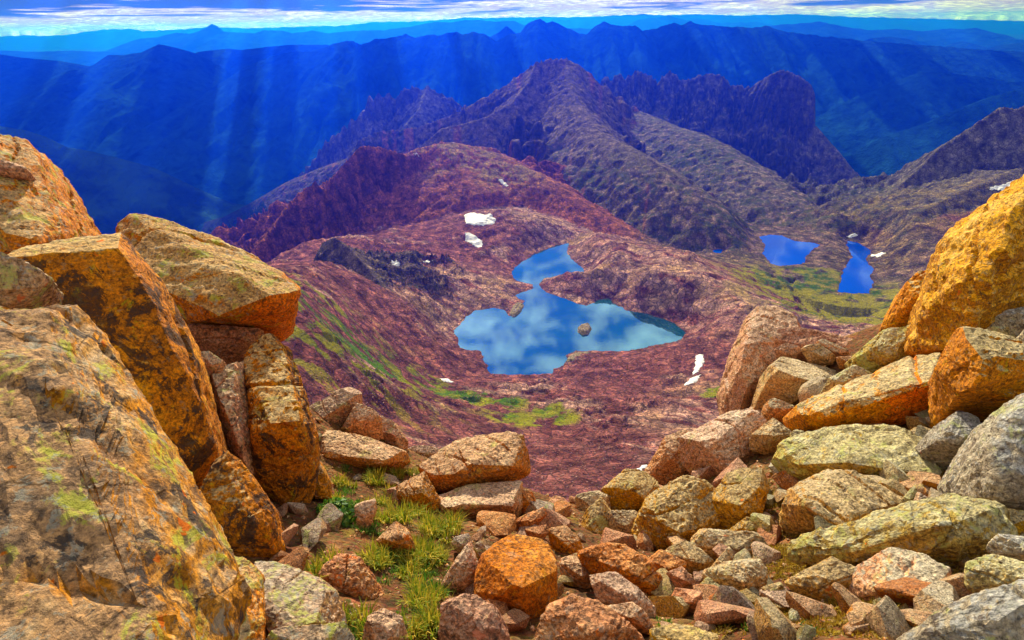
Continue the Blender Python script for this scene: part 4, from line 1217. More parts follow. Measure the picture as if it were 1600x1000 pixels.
# ---- right slope
rock('boulder', 'long slab with grey top and bright orange front propped across the right slope', 'orange', 8.2, [(1244, 653), (1257, 632), (1312, 620), (1360, 600), (1416, 568), (1456, 563), (1474, 588), (1479, 620), (1450, 664), (1432, 673), (1368, 665), (1306, 691), (1249, 674)],
     [(1285, 646, 0.55), (1446, 607, 0.62), (1380, 629, 0.62), (1254, 656, .25)], cat='boulder', tilt=0.5, under=0.75, fine=56, rough=0.8, fresh=(1375, 1600), sat=1.15)
rock('boulder', 'large orange block with a pale left face under the golden boulder', 'orange', 7.0, [(1474, 580), (1514, 510), (1540, 520), (1600, 556), (1670, 575), (1670, 640), (1600, 628), (1540, 653), (1470, 660), (1480, 612)], [(1526, 537, 0.55), (1506, 600, 0.6), (1600, 575, .3)], cat='boulder', under=0.8, fine=56, sat=1.18)
rock('boulder', 'huge golden flaked boulder rising at the right edge', 'gold', 8.6, [(1620, 262), (1600, 288), (1580, 312), (1540, 348), (1488, 368), (1476, 404), (1472, 434), (1452, 496), (1428, 546), (1428, 564), (1468, 562), (1484, 528), (1520, 500), (1546, 490, .5), (1600, 470, 1.3), (1690, 450, 1.5), (1690, 230, 0.6)],
     [(1572, 380, 0.7), (1506, 478, 0.5), (1596, 318, 0.75), (1480, 530, .2)], th=2.2, cat='boulder', ctl=False, fine=72, rough=1.0, tilt=1.2, strata=(1.3, 0.2, 0.5), sat=1.12)
rock('rock', 'pointed orange rock leaning against the left side of the golden boulder', 'orange', 9.5, [(1374, 522), (1396, 492), (1416, 444), (1440, 423), (1474, 432), (1466, 472), (1440, 514), (1408, 518)], [(1432, 470, .2)], th=0.7, ctl=False, sat=1.18)
rock('rock', 'sloping green yellow slab below the pointed orange rock', 'green', 9.3, [(1330, 566), (1360, 540), (1384, 519), (1440, 511), (1432, 548), (1416, 570), (1368, 590), (1340, 584)], ctl=True)
rock('rock', 'flat olive slab behind the long orange fronted slab', 'green', 9.0, [(1282, 622), (1300, 592), (1334, 574), (1366, 590), (1322, 618)])
rock('boulder', 'tall tan rock tower with an orange streak at the left end of the right slope', 'pink', 11.0, [(1130, 612), (1144, 560), (1172, 504), (1192, 482), (1224, 495), (1258, 520), (1226, 552), (1194, 590), (1177, 640), (1168, 653), (1136, 657)], [(1165, 540, .6), (1150, 620, .55), (1200, 510, .3)], th=1.6, cat='boulder', tilt=0.8)
rock('rock', 'flat reddish topped rock behind the small stones of the right slope', 'red', 10.9, [(1190, 528), (1240, 515), (1274, 520), (1372, 545), (1330, 566), (1222, 560), (1194, 545)], th=0.9)
rock('boulder', 'dark fronted block with a grey flat top beside the tan tower', 'olive', 10.0, [(1176, 654), (1200, 572), (1224, 560), (1280, 572), (1311, 580), (1286, 620), (1252, 642), (1216, 634), (1188, 661)], [(1206, 582, .5), (1278, 601, .6), (1240, 596, .5)], cat='boulder', rough=0.7)
rock('rock', 'orange broken rock in front of the dark fronted block', 'orange', 9.3, [(1186, 662), (1200, 628), (1218, 622), (1242, 636), (1222, 656)])
rock('rock', 'rounded stone leftmost of the row on the reddish topped rock', 'pink', 10.4, [(1212, 546), (1230, 537), (1252, 545), (1240, 560), (1216, 560)])
rock('rock', 'middle stone of the row on the reddish topped rock', 'olive', 10.2, [(1255, 545), (1275, 535), (1304, 556), (1300, 567), (1268, 567)])
rock('rock', 'flat orange stone on top of the row of small stones', 'orange', 10.3, [(1274, 535), (1284, 529), (1329, 552), (1320, 557), (1298, 556)])
rock('rock', 'stone rightmost of the row beside the green slab', 'pink', 10.0, [(1308, 558), (1332, 556), (1332, 568), (1316, 577)])
rock('rock', 'grey green rock sitting above the dark gap left of the long slab', 'olive', 8.3, [(1175, 684), (1208, 657), (1238, 676), (1233, 696), (1201, 709), (1177, 701)], [(1206, 682, .22)])
rock('rock', 'small green rock under the left end of the long slab', 'green', 7.9, [(1238, 678), (1249, 671), (1277, 696), (1273, 706), (1249, 708), (1237, 694)])
rock('boulder', 'broad green yellow slab with a dark undercut edge below the long orange slab', 'green', 7.3, [(1221, 712), (1234, 696), (1314, 692), (1352, 668), (1401, 673), (1436, 711), (1474, 723), (1478, 735), (1462, 758), (1382, 769), (1325, 743), (1238, 754)], [(1322, 722, .40), (1462, 742, .35), (1382, 700, .25), (1250, 725, .25)], cat='boulder')
rock('boulder', 'big dark olive boulder with a rounded left end', 'olive', 6.4, [(1228, 788), (1240, 761), (1276, 745), (1325, 739), (1360, 761), (1401, 783), (1403, 814), (1379, 838), (1322, 841), (1268, 838), (1234, 819)], [(1314, 815, .5), (1335, 770, .35), (1262, 790, .4)], cat='boulder', rough=1.1)
rock('rock', 'grey green rounded rock left of the shaded blue grey boulder', 'grey', 6.9, [(1440, 698), (1466, 669), (1500, 646), (1536, 661), (1528, 696), (1516, 735), (1477, 727), (1447, 712)], [(1490, 680, .3)])
rock('boulder', 'large blue grey boulder with a sunlit lower face at the right edge', 'grey', 5.9, [(1483, 772), (1519, 734), (1534, 688), (1557, 654), (1600, 630), (1680, 610), (1680, 810), (1600, 790), (1561, 784), (1515, 784)], [(1582, 697, .45), (1553, 772, .3), (1600, 740, .4)], cat='boulder')
rock('boulder', 'long green lichened ledge sweeping across the lower right', 'green', 5.4, [(1253, 860), (1276, 844), (1371, 844), (1428, 825), (1443, 802), (1474, 785), (1523, 790), (1576, 805), (1586, 826), (1523, 868), (1493, 888), (1447, 873), (1371, 869), (1341, 888), (1295, 876), (1261, 876)], [(1466, 820, .4), (1489, 858, .3), (1320, 858, .2)], cat='boulder', fine=56, rough=1.2)
rock('boulder', 'rust orange and white stained rock below the green ledge', 'orange', 4.75, [(1337, 890), (1379, 865), (1420, 867), (1474, 893), (1483, 935), (1478, 963), (1443, 978), (1398, 964), (1379, 970), (1341, 933)], [(1405, 912, .3), (1450, 930, .25)], cat='boulder')
rock('rock', 'thin dark edged slab tilted in the orange moss', 'olive', 4.8, [(1234, 910), (1268, 893), (1300, 877), (1338, 892), (1344, 920), (1304, 964), (1290, 960), (1262, 905)], th=0.25)
rock('boulder', 'grey green rock cut off by the lower right corner', 'grey', 3.0, [(1428, 1002), (1485, 973), (1523, 947), (1600, 918), (1680, 890), (1680, 1120), (1400, 1120)], [(1540, 985, .15)], cat='boulder')
rock('rock', 'broken green rock at the right edge above the corner rock', 'green', 4.3, [(1522, 884), (1557, 870), (1600, 890), (1640, 892), (1640, 925), (1595, 918), (1542, 936), (1520, 914)], rough=1.4)
rock('rock', 'pale blue green rock at the right edge under the ledge', 'grey', 4.7, [(1548, 860), (1565, 836), (1600, 846), (1650, 850), (1650, 880), (1600, 874)], rough=1.3)
rock('rock', 'thin olive slate standing on edge beside the purple stone', 'green', 6.3, [(1404, 788), (1428, 761), (1433, 775), (1413, 794)], th=0.08)
rock('rock', 'purple grey stone wedged among thin slates', 'slab', 6.2, [(1428, 787), (1436, 770), (1454, 783), (1443, 798)], th=0.15)
rock('rock', 'long green slate lying below the purple stone', 'green', 6.1, [(1401, 828), (1412, 799), (1427, 796), (1419, 812), (1406, 832)], th=0.08)
rock('rock', 'square greenish stone in the shadow under the golden boulder', 'green', 8.0, [(1545, 511), (1576, 509), (1578, 530), (1549, 526)], th=0.3, ctl=False)
rock('rock', 'dark stone at the right edge under the golden boulder', 'grey', 7.4, [(1578, 538), (1604, 514), (1640, 520), (1640, 556), (1584, 553)], th=0.4, ctl=False)
rock('rock', 'shadowed grey rock filling the cleft behind the orange block', 'grey', 8.6, [(1510, 500), (1560, 488), (1660, 470), (1660, 560), (1560, 550), (1520, 520)], [(1580, 520, .05)], th=0.8, ctl=False)

# ------------------------------------------------------------------ near ground under and between the rocks
ctl = [tuple(p) for p in GROUND_CTL]
for px, py, t in ((650, 990, 3.9), (650, 900, 4.75), (560, 835, 5.6), (640, 745, 7.2), (560, 760, 6.9), (600, 800, 6.2), (680, 830, 6.0), (640, 930, 4.4), (470, 850, 4.9), (480, 900, 4.3), (1200, 870, 5.7), (1210, 940, 4.8), (1160, 985, 4.2), (1250, 975, 4.3),
                  (1340, 985, 4.0), (1200, 760, 7.3), (1210, 800, 6.8), (860, 770, 8.2), (900, 800, 8.3), (1240, 740, 7.2), (450, 760, 7.0), (1000, 930, 5.1), (1380, 990, 3.8), (1510, 840, 5.4), (300, 700, 6.5), (200, 600, 7.0), (420, 600, 8.0), (1600, 440, 10.0), (1500, 560, 8.6), (1440, 540, 9.9)):
    ctl.append(tuple(atT(px, py, t + 0.15)))
c2 = []
for q in ctl:                                         # thin out controls that crowd each other
    if all((q[0] - r_[0]) ** 2 + (q[1] - r_[1]) ** 2 > 0.16 for r_ in c2):
        c2.append(q)
for px, py, t in ((480, 640, 9.0), (560, 625, 9.3), (640, 690, 9.4), (720, 690, 8.6), (820, 690, 8.2), (870, 770, 8.3), (930, 765, 8.9), (1000, 735, 9.2), (1060, 685, 9.9), (1130, 640, 11.2), (1190, 500, 12.0), (1280, 530, 11.8), (1400, 440, 11.0), (1540, 350, 11.0), (350, 400, 10.0), (150, 350, 10.5)):
    q = atT(px, py, t)
    n_ = q[:2] / np.linalg.norm(q[:2])
    for dd, dz in ((1.3, -1.9), (5, -7.5), (12, -17)):
        c2.append((q[0] + n_[0] * dd, q[1] + n_[1] * dd, q[2] + dz))
c2 += [(-5, 3, -3.2), (-7, 6, -5.0), (6, 2.5, -2.6), (8, 5, -3.0), (0, 0.3, -2.6), (-2.5, 0.8, -3.0), (3, 0.6, -2.5)]
gtps = TPS(c2, reg=0.02, scale=5)


def gz_raw(x, y):
    return gtps(x, y) + 0.05 * fbm(np.asarray(x) * 1.7, np.asarray(y) * 1.7, 0.4, 4) + 0.022 * fbm(np.asarray(x) * 9, np.asarray(y) * 9, 1.4, 2, 0.6, True)


gx = np.arange(-8, 11.01, 0.055)
gy_ = np.arange(0.2, 19.01, 0.055)
GX, GY = np.meshgrid(gx, gy_, indexing='ij')
GZ = gz_raw(GX, GY)


def hit_ground(px, py):
    r = ray(px, py)
    r = r / np.linalg.norm(r)
    ts = np.linspace(1.5, 16, 300)
    p = ts[:, None] * r
    g = gz_raw(p[:, 0], p[:, 1]) - p[:, 2]
    i = np.argmax(g > 0)
    return p[i] if g[i] > 0 else None


def soil_material():
    m, t, out = new_mat('orange soil and grit')
    g = t.node('ShaderNodeNewGeometry')
    p = g.outputs['Position']
    n1 = t.noise(p, 1.3, 6, 0.65)
    n2 = t.noise(p, 9.0, 8, 0.7)
    v = t.voronoi(p, 26.0)
    vc = t.voronoi(p, 26.0, 'F1', 'Color')
    c = t.ramp(t.math('ADD', t.math('MULTIPLY', n1, 0.5), t.math('MULTIPLY', n2, 0.5)), [(0.35, (0.05, 0.026, 0.012)), (0.5, (0.18, 0.085, 0.03)), (0.65, (0.40, 0.24, 0.09))])
    c = t.mix(0.35, c, t.mix(1.0, vc, (0.9, 0.55, 0.3), 'MULTIPLY'), 'OVERLAY')
    mo = t.step(t.noise(p, 2.4, 6, 0.7, 0.5), 0.55, 0.64)
    c = t.mix(t.math('MULTIPLY', mo, 0.75), c, (0.22, 0.17, 0.02))
    h = t.math('ADD', t.math('MULTIPLY', n2, 0.06), t.math('MULTIPLY', t.math('SUBTRACT', 1.0, v), 0.03))
    principled(t, out, c, 0.95, t.bump(h, 1.0, 1.0), 0.15)
    return m


M_SOIL = soil_material()
tag(link('summit_ground', mesh_np('summit_ground', np.stack([GX, GY, GZ], -1).reshape(-1, 3), grid_faces(len(gx), len(gy_))), M_SOIL), 'orange gritty soil between the rocks of the near slope', 'ground', 'structure')


# ------------------------------------------------------------------ loose stones
def stone_mesh(name, seed, fine=7):
    r = np.random.default_rng(seed)
    p = r.normal(size=(11, 3))
    p /= np.linalg.norm(p, axis=1, keepdims=True)
    p *= np.array([1.0, r.uniform(0.6, 0.95), r.uniform(0.4, 0.75)]) * 0.5
    bm = refine_hull(chip(p, 9, seed), 1.0 / fine, 0, 5)
    me = bpy.data.meshes.new(name)
    bm.to_mesh(me)
    bm.free()
    roughen(me, 1.0, seed * 0.73, 0.6)
    return me


STONE = {}
for k_, mt_ in enumerate(('red', 'pink', 'olive', 'green', 'slab')):
    STONE[mt_] = [stone_mesh('stone', 100 + 10 * k_ + j) for j in range(5)]
    for me_ in STONE[mt_]:
        me_.materials.append(MATS[mt_])
n_st = 0
tries = 0
USED = set()
STCOL = {'red': 'reddish', 'pink': 'tan', 'olive': 'olive', 'green': 'green lichened', 'slab': 'grey purple'}
NEAR = [(o_.location.copy(), o_['label']) for o_ in C.objects if o_.get('category') in ('rock', 'boulder') and o_.name.startswith(('rock', 'boulder'))]
PREPS = {'with', 'on', 'in', 'at', 'of', 'behind', 'under', 'below', 'beside', 'between', 'right', 'left', 'leaning', 'lying', 'above', 'and', 'sitting', 'standing', 'holding', 'sweeping', 'propped', 'cut', 'the', 'that', 'where', 'a', 'an', 'to', 'from', 'its', 'against', 'by', 'over', 'across', 'rising', 'tucked', 'from', 'resting'}


def short(lb, k=9):
    """the longest opening of a label that still reads as a phrase"""
    ws = lb.split()
    if len(ws) <= k:
        return lb
    n = k
    while n > 2 and (ws[n] not in PREPS or ws[n - 1] in PREPS):
        n -= 1
    return ' '.join(ws[:n])


srng = np.random.default_rng(21)
while n_st < 300 and tries < 6000:
    tries += 1
    px, py = srng.uniform(430, 1598), srng.uniform(600, 998)
    if 500 < px < 720 and 760 < py < 1000 and srng.random() < 0.75:
        continue
    if px < 860 and py < 980 and srng.random() < 0.55:
        continue
    q = hit_ground(px, py)
    if q is None or q[1] > 11.5:
        continue
    big = srng.random()
    s_ = (0.15 + 0.40 * big ** 1.9) * (0.55 + 0.07 * np.linalg.norm(q))
    if px > 1150:
        mt_ = srng.choice(['olive', 'green', 'pink', 'red'], p=[.42, .28, .2, .1])
    elif px > 860:
        mt_ = srng.choice(['red', 'pink', 'olive', 'slab'], p=[.42, .28, .22, .08])
    else:
        mt_ = srng.choice(['red', 'pink', 'slab'], p=[.45, .4, .15])
    o_ = bpy.data.objects.new('stone', STONE[mt_][srng.integers(5)])
    C.objects.link(o_)
    o_.location = (q[0], q[1], float(gz_raw(np.array([q[0]]), np.array([q[1]]))[0]) + 0.14 * s_)
    o_.scale = (s_, s_ * srng.uniform(0.8, 1.1), s_ * srng.uniform(0.8, 1.2))
    o_.rotation_euler = (srng.uniform(-.5, .5), srng.uniform(-.5, .5), srng.uniform(0, 6.28))
    lb_ = None
    for e in sorted(NEAR, key=lambda e: (e[0] - o_.location).length)[:4]:
        for ad in (('larger', 'hefty') if s_ > 0.3 else ('small', 'little')):
            l2_ = ad + ' ' + STCOL[mt_] + ' broken stone beside the ' + short(e[1])
            if l2_ not in USED and lb_ is None and len(l2_.split()) <= 16:
                lb_ = l2_
    if lb_ is None:
        bpy.data.objects.remove(o_)
        continue
    USED.add(lb_)
    o_.color = (srng.uniform(0.75, 1.12), srng.uniform(0.85, 1.12), 1, 1)
    tag(o_, lb_, 'stone', None, 'loose stones on the near slope')
    n_st += 1


def heap(name, label, cat, pos, sizes, cols_mat, seed, cut=10):
    """many small stones as one mass"""
    r = np.random.default_rng(seed)
    base = []
    for j in range(8):
        p = r.normal(size=(7, 3))
        p /= np.linalg.norm(p, axis=1, keepdims=True)
        p *= np.array([1, r.uniform(.6, .9), r.uniform(.45, .8)]) * .5
        bm = bmesh.new()
        vv = [bm.verts.new(v) for v in p]
        bmesh.ops.convex_hull(bm, input=vv)
        bmesh.ops.triangulate(bm, faces=bm.faces[:])
        bm.verts.index_update()
        base.append((np.array([v.co[:] for v in bm.verts]), np.array([[v.index for v in f.verts] for f in bm.faces])))
        bm.free()
    V, F = [], []
    nv = 0
    for p, s in zip(pos, sizes):
        bv, bf = base[r.integers(8)]
        a = r.uniform(0, 6.28)
        b = r.uniform(-.6, .6)
        ca, sa, cb, sb = math.cos(a), math.sin(a), math.cos(b), math.sin(b)
        M = np.array([[ca, -sa, 0], [sa, ca, 0], [0, 0, 1]]) @ np.array([[1, 0, 0], [0, cb, -sb], [0, sb, cb]])
        V.append((bv @ M.T) * s + p)
        F.append(bf + nv)
        nv += len(bv)
    me = mesh_np(name, np.concatenate(V), np.concatenate(F), False)
    return tag(link(name, me, cols_mat), label, cat, 'stuff')


# grit on the near soil
gp, gs = [], []
for _ in range(5200):
    px, py = srng.uniform(430, 1620), srng.uniform(600, 1040)
    q = hit_ground(px, py) if False else None
    x_, y_ = None, None
    gp.append((px, py))
gp = np.array(gp)
rays = FWD[None] + RIGHT[None] * ((gp[:, :1] - 800) / 953) + UP[None] * ((500 - gp[:, 1:]) / 953)
rays /= np.linalg.norm(rays, axis=1, keepdims=True)
tt = np.linspace(2.2, 13, 130)
best = np.full(len(gp), np.nan)
for t_ in tt:
    pt = rays * t_
    g_ = gz_raw(pt[:, 0], pt[:, 1]) > pt[:, 2]
    best = np.where(np.isnan(best) & g_, t_, best)
ok = ~np.isnan(best)
pt = rays[ok] * best[ok][:, None]
pt[:, 2] = gz_raw(pt[:, 0], pt[:, 1])
heap('gravel', 'loose grit and small chips of rock covering the near soil', 'gravel', pt, (0.02 + 0.075 * srng.random(len(pt)) ** 3) * (0.5 + 0.1 * best[ok]), MATS['pink'], 5)


# ------------------------------------------------------------------ scree blocks on the far basin floor
def scree_material():
    m, t, out = new_mat('scree block')
    g = t.node('ShaderNodeNewGeometry')
    n = t.noise(g.outputs['Position'], 0.25, 3, 0.6)
    c = t.ramp(t.math('ADD', t.math('MULTIPLY', g.outputs['Random Per Island'], 0.7), t.math('MULTIPLY', n, 0.3)), [(0.15, (0.11, 0.045, 0.042)), (0.5, (0.27, 0.115, 0.10)), (0.85, (0.46, 0.27, 0.22))])
    principled(t, out, c, 0.95, None, 0.1)
    return m


sp_, ss_ = [], []
for (px0, px1, py0, py1, n_, smin, smax) in ((820, 1000, 690, 790, 2600, 0.7, 2.6), (700, 1130, 600, 720, 5200, 0.8, 2.8), (560, 760, 470, 640, 2200, 0.9, 3.0), (880, 1150, 550, 640, 2600, 0.9, 3.2), (480, 700, 560, 700, 1800, 0.8, 2.8), (600, 820, 380, 500, 2000, 1.2, 3.6), (1340, 1480, 390, 440, 1200, 1.2, 3.4)):
    a_ = np.c_[srng.uniform(px0, px1, n_), srng.uniform(py0, py1, n_)]
    ry = FWD[None] + RIGHT[None] * ((a_[:, :1] - 800) / 953) + UP[None] * ((500 - a_[:, 1:]) / 953)
    ry /= ry[:, 1:2]
    ai = np.degrees(np.arctan(ry[:, 0]))
    ii = np.clip(np.round((ai + 43.5) / 87 * (na - 1)).astype(int), 0, na - 1)
    # first place along each column where the ground rises above the line of sight
    hor = np.hypot(ry[:, 0], 1.0)
    los = ry[:, 2:3] / hor[:, None] * rr[None, :]
    hitm = (TH[ii] > los) & (rr[None, :] > 250)
    j = hitm.argmax(1)
    okk = hitm.any(1) & (TLK[ii, j] > 4)
    ii, j = ii[okk], j[okk]
    jx = srng.uniform(-1.5, 1.5, (len(ii), 2))
    x_, y_ = TX[ii, j] + jx[:, 0], TY[ii, j] + jx[:, 1]
    sp_.append(np.c_[x_, y_, TH[ii, j] + 0.1])
    ss_.append(smin + (smax - smin) * srng.random(len(ii)) ** 3)
heap('scree', 'mauve blocks of scree strewn over the basin below', 'scree', np.concatenate(sp_), np.concatenate(ss_), scree_material(), 6)


# ------------------------------------------------------------------ snow patches
def snow_material():
    m, t, out = new_mat('old summer snow')
    g = t.node('ShaderNodeNewGeometry')
    n = t.noise(t.vmath('MULTIPLY', g.outputs['Position'], (0.25, 1.0, 1.0)), 0.35, 5, 0.6)
    c = t.ramp(n, [(0.34, (0.42, 0.37, 0.36)), (0.46, (0.72, 0.69, 0.69)), (0.62, (0.88, 0.87, 0.87))])
    principled(t, out, c, 0.7, t.bump(n, 0.6, 1.2), 0.3)
    return m


M_SNOW = snow_material()


def snow(label, poly, step=1.6):
    pts = []
    for px, py in poly:
        h_ = hit_terrain(px, py)
        if h_ is not None:
            pts.append(h_[:2])
    if len(pts) < 3:
        return
    pa = np.array(pts)
    lo_, hi_ = pa.min(0), pa.max(0)
    xs = np.arange(lo_[0] - 3, hi_[0] + 3, step)
    ys = np.arange(lo_[1] - 3, hi_[1] + 3, step)
    X, Y = np.meshgrid(xs, ys, indexing='ij')
    sd = poly_sd(X, Y, pa.tolist()) + 1.6 * fbm(X / 7, Y / 7, 3.0, 2)
    Z = heights(X, Y) + np.clip(-sd * 0.5, -1.0, 1.5) + 0.3
    F = grid_faces(len(xs), len(ys))
    F = F[(sd.reshape(-1)[F] < 0.5).all(1)]
    if not len(F):
        return
    used, inv = np.unique(F, return_inverse=True)
    me = mesh_np('snow_patch', np.stack([X, Y, Z], -1).reshape(-1, 3)[used], inv.reshape(F.shape))
    tag(link('snow_patch', me, M_SNOW), label, 'snow patch')


snow('largest white snow patch on the slope behind the lake', [(725, 337), (742, 333), (760, 336), (776, 346), (770, 352), (748, 355), (729, 354)])
snow('leaning white snow patch just below the largest one', [(727, 364), (738, 366), (754, 380), (753, 388), (740, 387), (727, 378)])
snow('small white snow dab left of the other patches behind the lake', [(610, 412), (618, 410), (626, 413), (618, 416)])
snow('thin white snow streak between the small dab and the leaning patch', [(657, 405), (668, 404), (680, 408), (672, 410)])
snow('tiny snow strip on the red ridge crest', [(637, 243), (650, 243), (658, 246), (648, 247)], 2.2)
snow('small snow patch high on the right end of the red ridge', [(778, 282), (786, 282), (796, 291), (790, 292)], 2.2)
snow('upper snow streak on the slope right of the lake', [(1087, 557), (1098, 556), (1100, 568), (1090, 584), (1081, 586), (1086, 570)], 1.2)
snow('lower snow streak on the slope right of the lake', [(1078, 592), (1094, 587), (1090, 597), (1066, 609), (1068, 602)], 1.2)
snow('small snow dab below the grass on the left slope', [(686, 592), (700, 593), (710, 599), (694, 599)], 1.0)
snow('snow patch high on the right mountainside', [(1545, 296), (1562, 290), (1588, 284), (1584, 296), (1566, 301), (1546, 299)], 2.2)
snow('snow patch at the head of the narrow lake', [(1322, 371), (1334, 366), (1341, 372), (1328, 374)], 1.6)
snow('snow patch on the scree shore of the narrow lake', [(1360, 398), (1374, 396), (1384, 399), (1372, 402), (1360, 401)], 1.6)
snow('snow remnant at the top of the scree beside the spotted boulder', [(985, 738), (1000, 730), (1015, 722), (1010, 732), (996, 740)], 0.9)


# ------------------------------------------------------------------ rocks in and by the lake
def lake_rock(label, outline, z, hgt, mat_):
    o = np.array([atZ(px, py, z) for px, py in outline])
    c = o.mean(0)
    pts = list(o + np.array([0, 0, -2.0])) + [c + (p - c) * 0.72 + np.array([0, 0, hgt * (0.7 + 0.3 * ((i * 7) % 3) / 2)]) for i, p in enumerate(o)]
    pts = np.array(pts)
    size = np.ptp(pts[:, :2], axis=0).max()
    bm = refine_hull(pts - c, size / 22, 1)
    me = bpy.data.meshes.new('rock_island')
    bm.to_mesh(me)
    bm.free()
    roughen(me, size * 0.7, 3.3 + hgt, 1.6)
    ob = link('rock_island', me, mat_)
    ob.location = c
    tag(ob, label, 'rock')


def big_rock_material():
    m, t, out = new_mat('shore rock')
    g = t.node('ShaderNodeNewGeometry')
    n = t.noise(g.outputs['Position'], 0.35, 6, 0.65)
    c = t.ramp(n, [(0.35, (0.10, 0.07, 0.045)), (0.5, (0.24, 0.17, 0.09)), (0.65, (0.40, 0.30, 0.17))])
    principled(t, out, c, 0.9, t.bump(n, 0.8, 3.0), 0.2)
    return m


M_SHORE = big_rock_material()
lake_rock('cracked rock island standing in the teal lake', [(902, 512), (910, 508), (920, 507), (924, 515), (920, 523), (910, 524), (903, 519)], LAKE_Z, 5.5, M_SHORE)
lake_rock('low layered rock on the near shore of the teal lake', [(886, 558), (900, 550), (925, 551), (922, 562), (905, 570), (885, 566)], LAKE_Z, 2.6, M_SHORE)
lake_rock('dark outcrop at the tip of the left spit in the teal lake', [(797, 492), (800, 478), (812, 472), (820, 478), (812, 489), (802, 496)], LAKE_Z, 3, M_SHORE)


# ------------------------------------------------------------------ grass, moss and the green plant
def blades(name, label, spots, mat_, hgt, per, spread, width, cat='grass'):
    V, F = [], []
    nv = 0
    for (x, y, sc) in spots:
        k = int(per * sc)
        for _ in range(k):
            a = srng.uniform(0, 6.28)
            r_ = spread * sc * math.sqrt(srng.random())
            bx, by = x + r_ * math.cos(a), y + r_ * math.sin(a)
            h_ = hgt * sc * srng.uniform(.45, 1.1)
            lean = srng.uniform(.15, .8) * h_
            da = a + srng.normal() * .8
            V.append((bx, by, 0, math.cos(da) * lean, math.sin(da) * lean, h_, -math.sin(da) * width, math.cos(da) * width))
    V = np.array(V)
    z = gz_raw(V[:, 0], V[:, 1]) - 0.01
    b = np.c_[V[:, :2], z]
    w_ = np.c_[V[:, 6:8], np.zeros(len(V))]
    l_ = np.c_[V[:, 3:5], np.zeros(len(V))]
    hh = np.c_[np.zeros((len(V), 2)), V[:, 5]]
    v0, v1 = b - w_, b + w_
    v2, v3 = b + l_ * .35 + hh * .65 + w_ * .8, b + l_ * .35 + hh * .65 - w_ * .8
    v4 = b + l_ + hh * .9
    n_ = len(V)
    verts = np.concatenate([v0, v1, v2, v3, v4])
    i = np.arange(n_)
    tris = np.concatenate([np.c_[i, i + n_, i + 2 * n_], np.c_[i, i + 2 * n_, i + 3 * n_], np.c_[i + 3 * n_, i + 2 * n_, i + 4 * n_]])
    return tag(link(name, mesh_np(name, verts, tris, False), mat_), label, cat, 'stuff')


def leaf_material(name, c0, c1, c2):
    m, t, out = new_mat(name)
    g = t.node('ShaderNodeNewGeometry')
    c = t.ramp(g.outputs['Random Per Island'], [(0.1, c0), (0.5, c1), (0.9, c2)])
    b = t.node('ShaderNodeBsdfPrincipled')
    t.put(b.inputs['Base Color'], c)
    b.inputs['Roughness'].default_value = 0.6
    tr = t.node('ShaderNodeBsdfTranslucent')
    t.put(tr.inputs['Color'], c)
    mx = t.node('ShaderNodeMixShader')
    mx.inputs[0].default_value = 0.4
    t.l.new(b.outputs[0], mx.inputs[1])
    t.l.new(tr.outputs[0], mx.inputs[2])
    t.l.new(mx.outputs[0], out.inputs['Surface'])
    return m


M_GRASS = leaf_material('alpine grass', (0.13, 0.22, 0.008), (0.34, 0.36, 0.015), (0.66, 0.46, 0.04))
M_GRASS2 = leaf_material('fresh green grass', (0.035, 0.14, 0.01), (0.08, 0.22, 0.012), (0.20, 0.30, 0.02))
M_MOSS = leaf_material('orange moss', (0.20, 0.12, 0.01), (0.42, 0.24, 0.015), (0.50, 0.36, 0.03))


def spots_at(lst, jitter, n):
    out_ = []
    for px, py, sc in lst:
        for _ in range(n):
            q = hit_ground(px + srng.normal() * jitter, py + srng.normal() * jitter * .6)
            if q is not None and q[1] < 11:
                out_.append((q[0], q[1], sc * srng.uniform(.6, 1.2)))
    return out_


blades('grass', 'yellow green alpine grass in the gully between the rocks', spots_at([(600, 752, 1), (570, 760, .8), (640, 735, .8), (520, 778, .9), (545, 782, .8), (610, 790, 1.0), (640, 800, 1.1), (585, 815, .9), (690, 835, 1.2), (700, 845, 1.0), (650, 815, 1.0), (620, 860, .9), (660, 880, 1.0), (690, 890, .8), (640, 895, .8), (660, 905, 1.1), (600, 875, .8), (515, 905, .8), (505, 895, .6), (585, 690, .5), (630, 735, .8), (650, 985, .9), (690, 985, .9), (560, 985, .7), (665, 945, .9)], 18, 4), M_GRASS, 0.17, 95, 0.075, 0.0042)
blades('grass', 'fresh green grass low in the gully', spots_at([(670, 905, 1), (675, 925, 1), (620, 900, .9), (580, 830, .9), (665, 935, 1), (655, 875, .9), (610, 860, .8), (545, 760, .7), (560, 1000, .8), (640, 970, .7), (1040, 975, .5), (1250, 975, .6), (1170, 975, .5)], 14, 4), M_GRASS2, 0.10, 80, 0.08, 0.0036)
blades('moss', 'orange yellow moss between the rocks of the right slope', spots_at([(1300, 915, 1), (1320, 940, 1), (1280, 900, .9), (1345, 965, 1), (1250, 965, .9), (1290, 980, .9), (1220, 890, .9), (1200, 870, .8), (1180, 770, .7), (1200, 790, .8), (1560, 795, .8), (1575, 800, .7), (1380, 985, .9), (1230, 870, .8), (1190, 960, .8), (1120, 985, .7), (930, 990, .6), (1240, 800, .7), (1210, 830, .8), (1500, 905, .8)], 16, 16), M_MOSS, 0.045, 90, 0.10, 0.0045, 'moss')


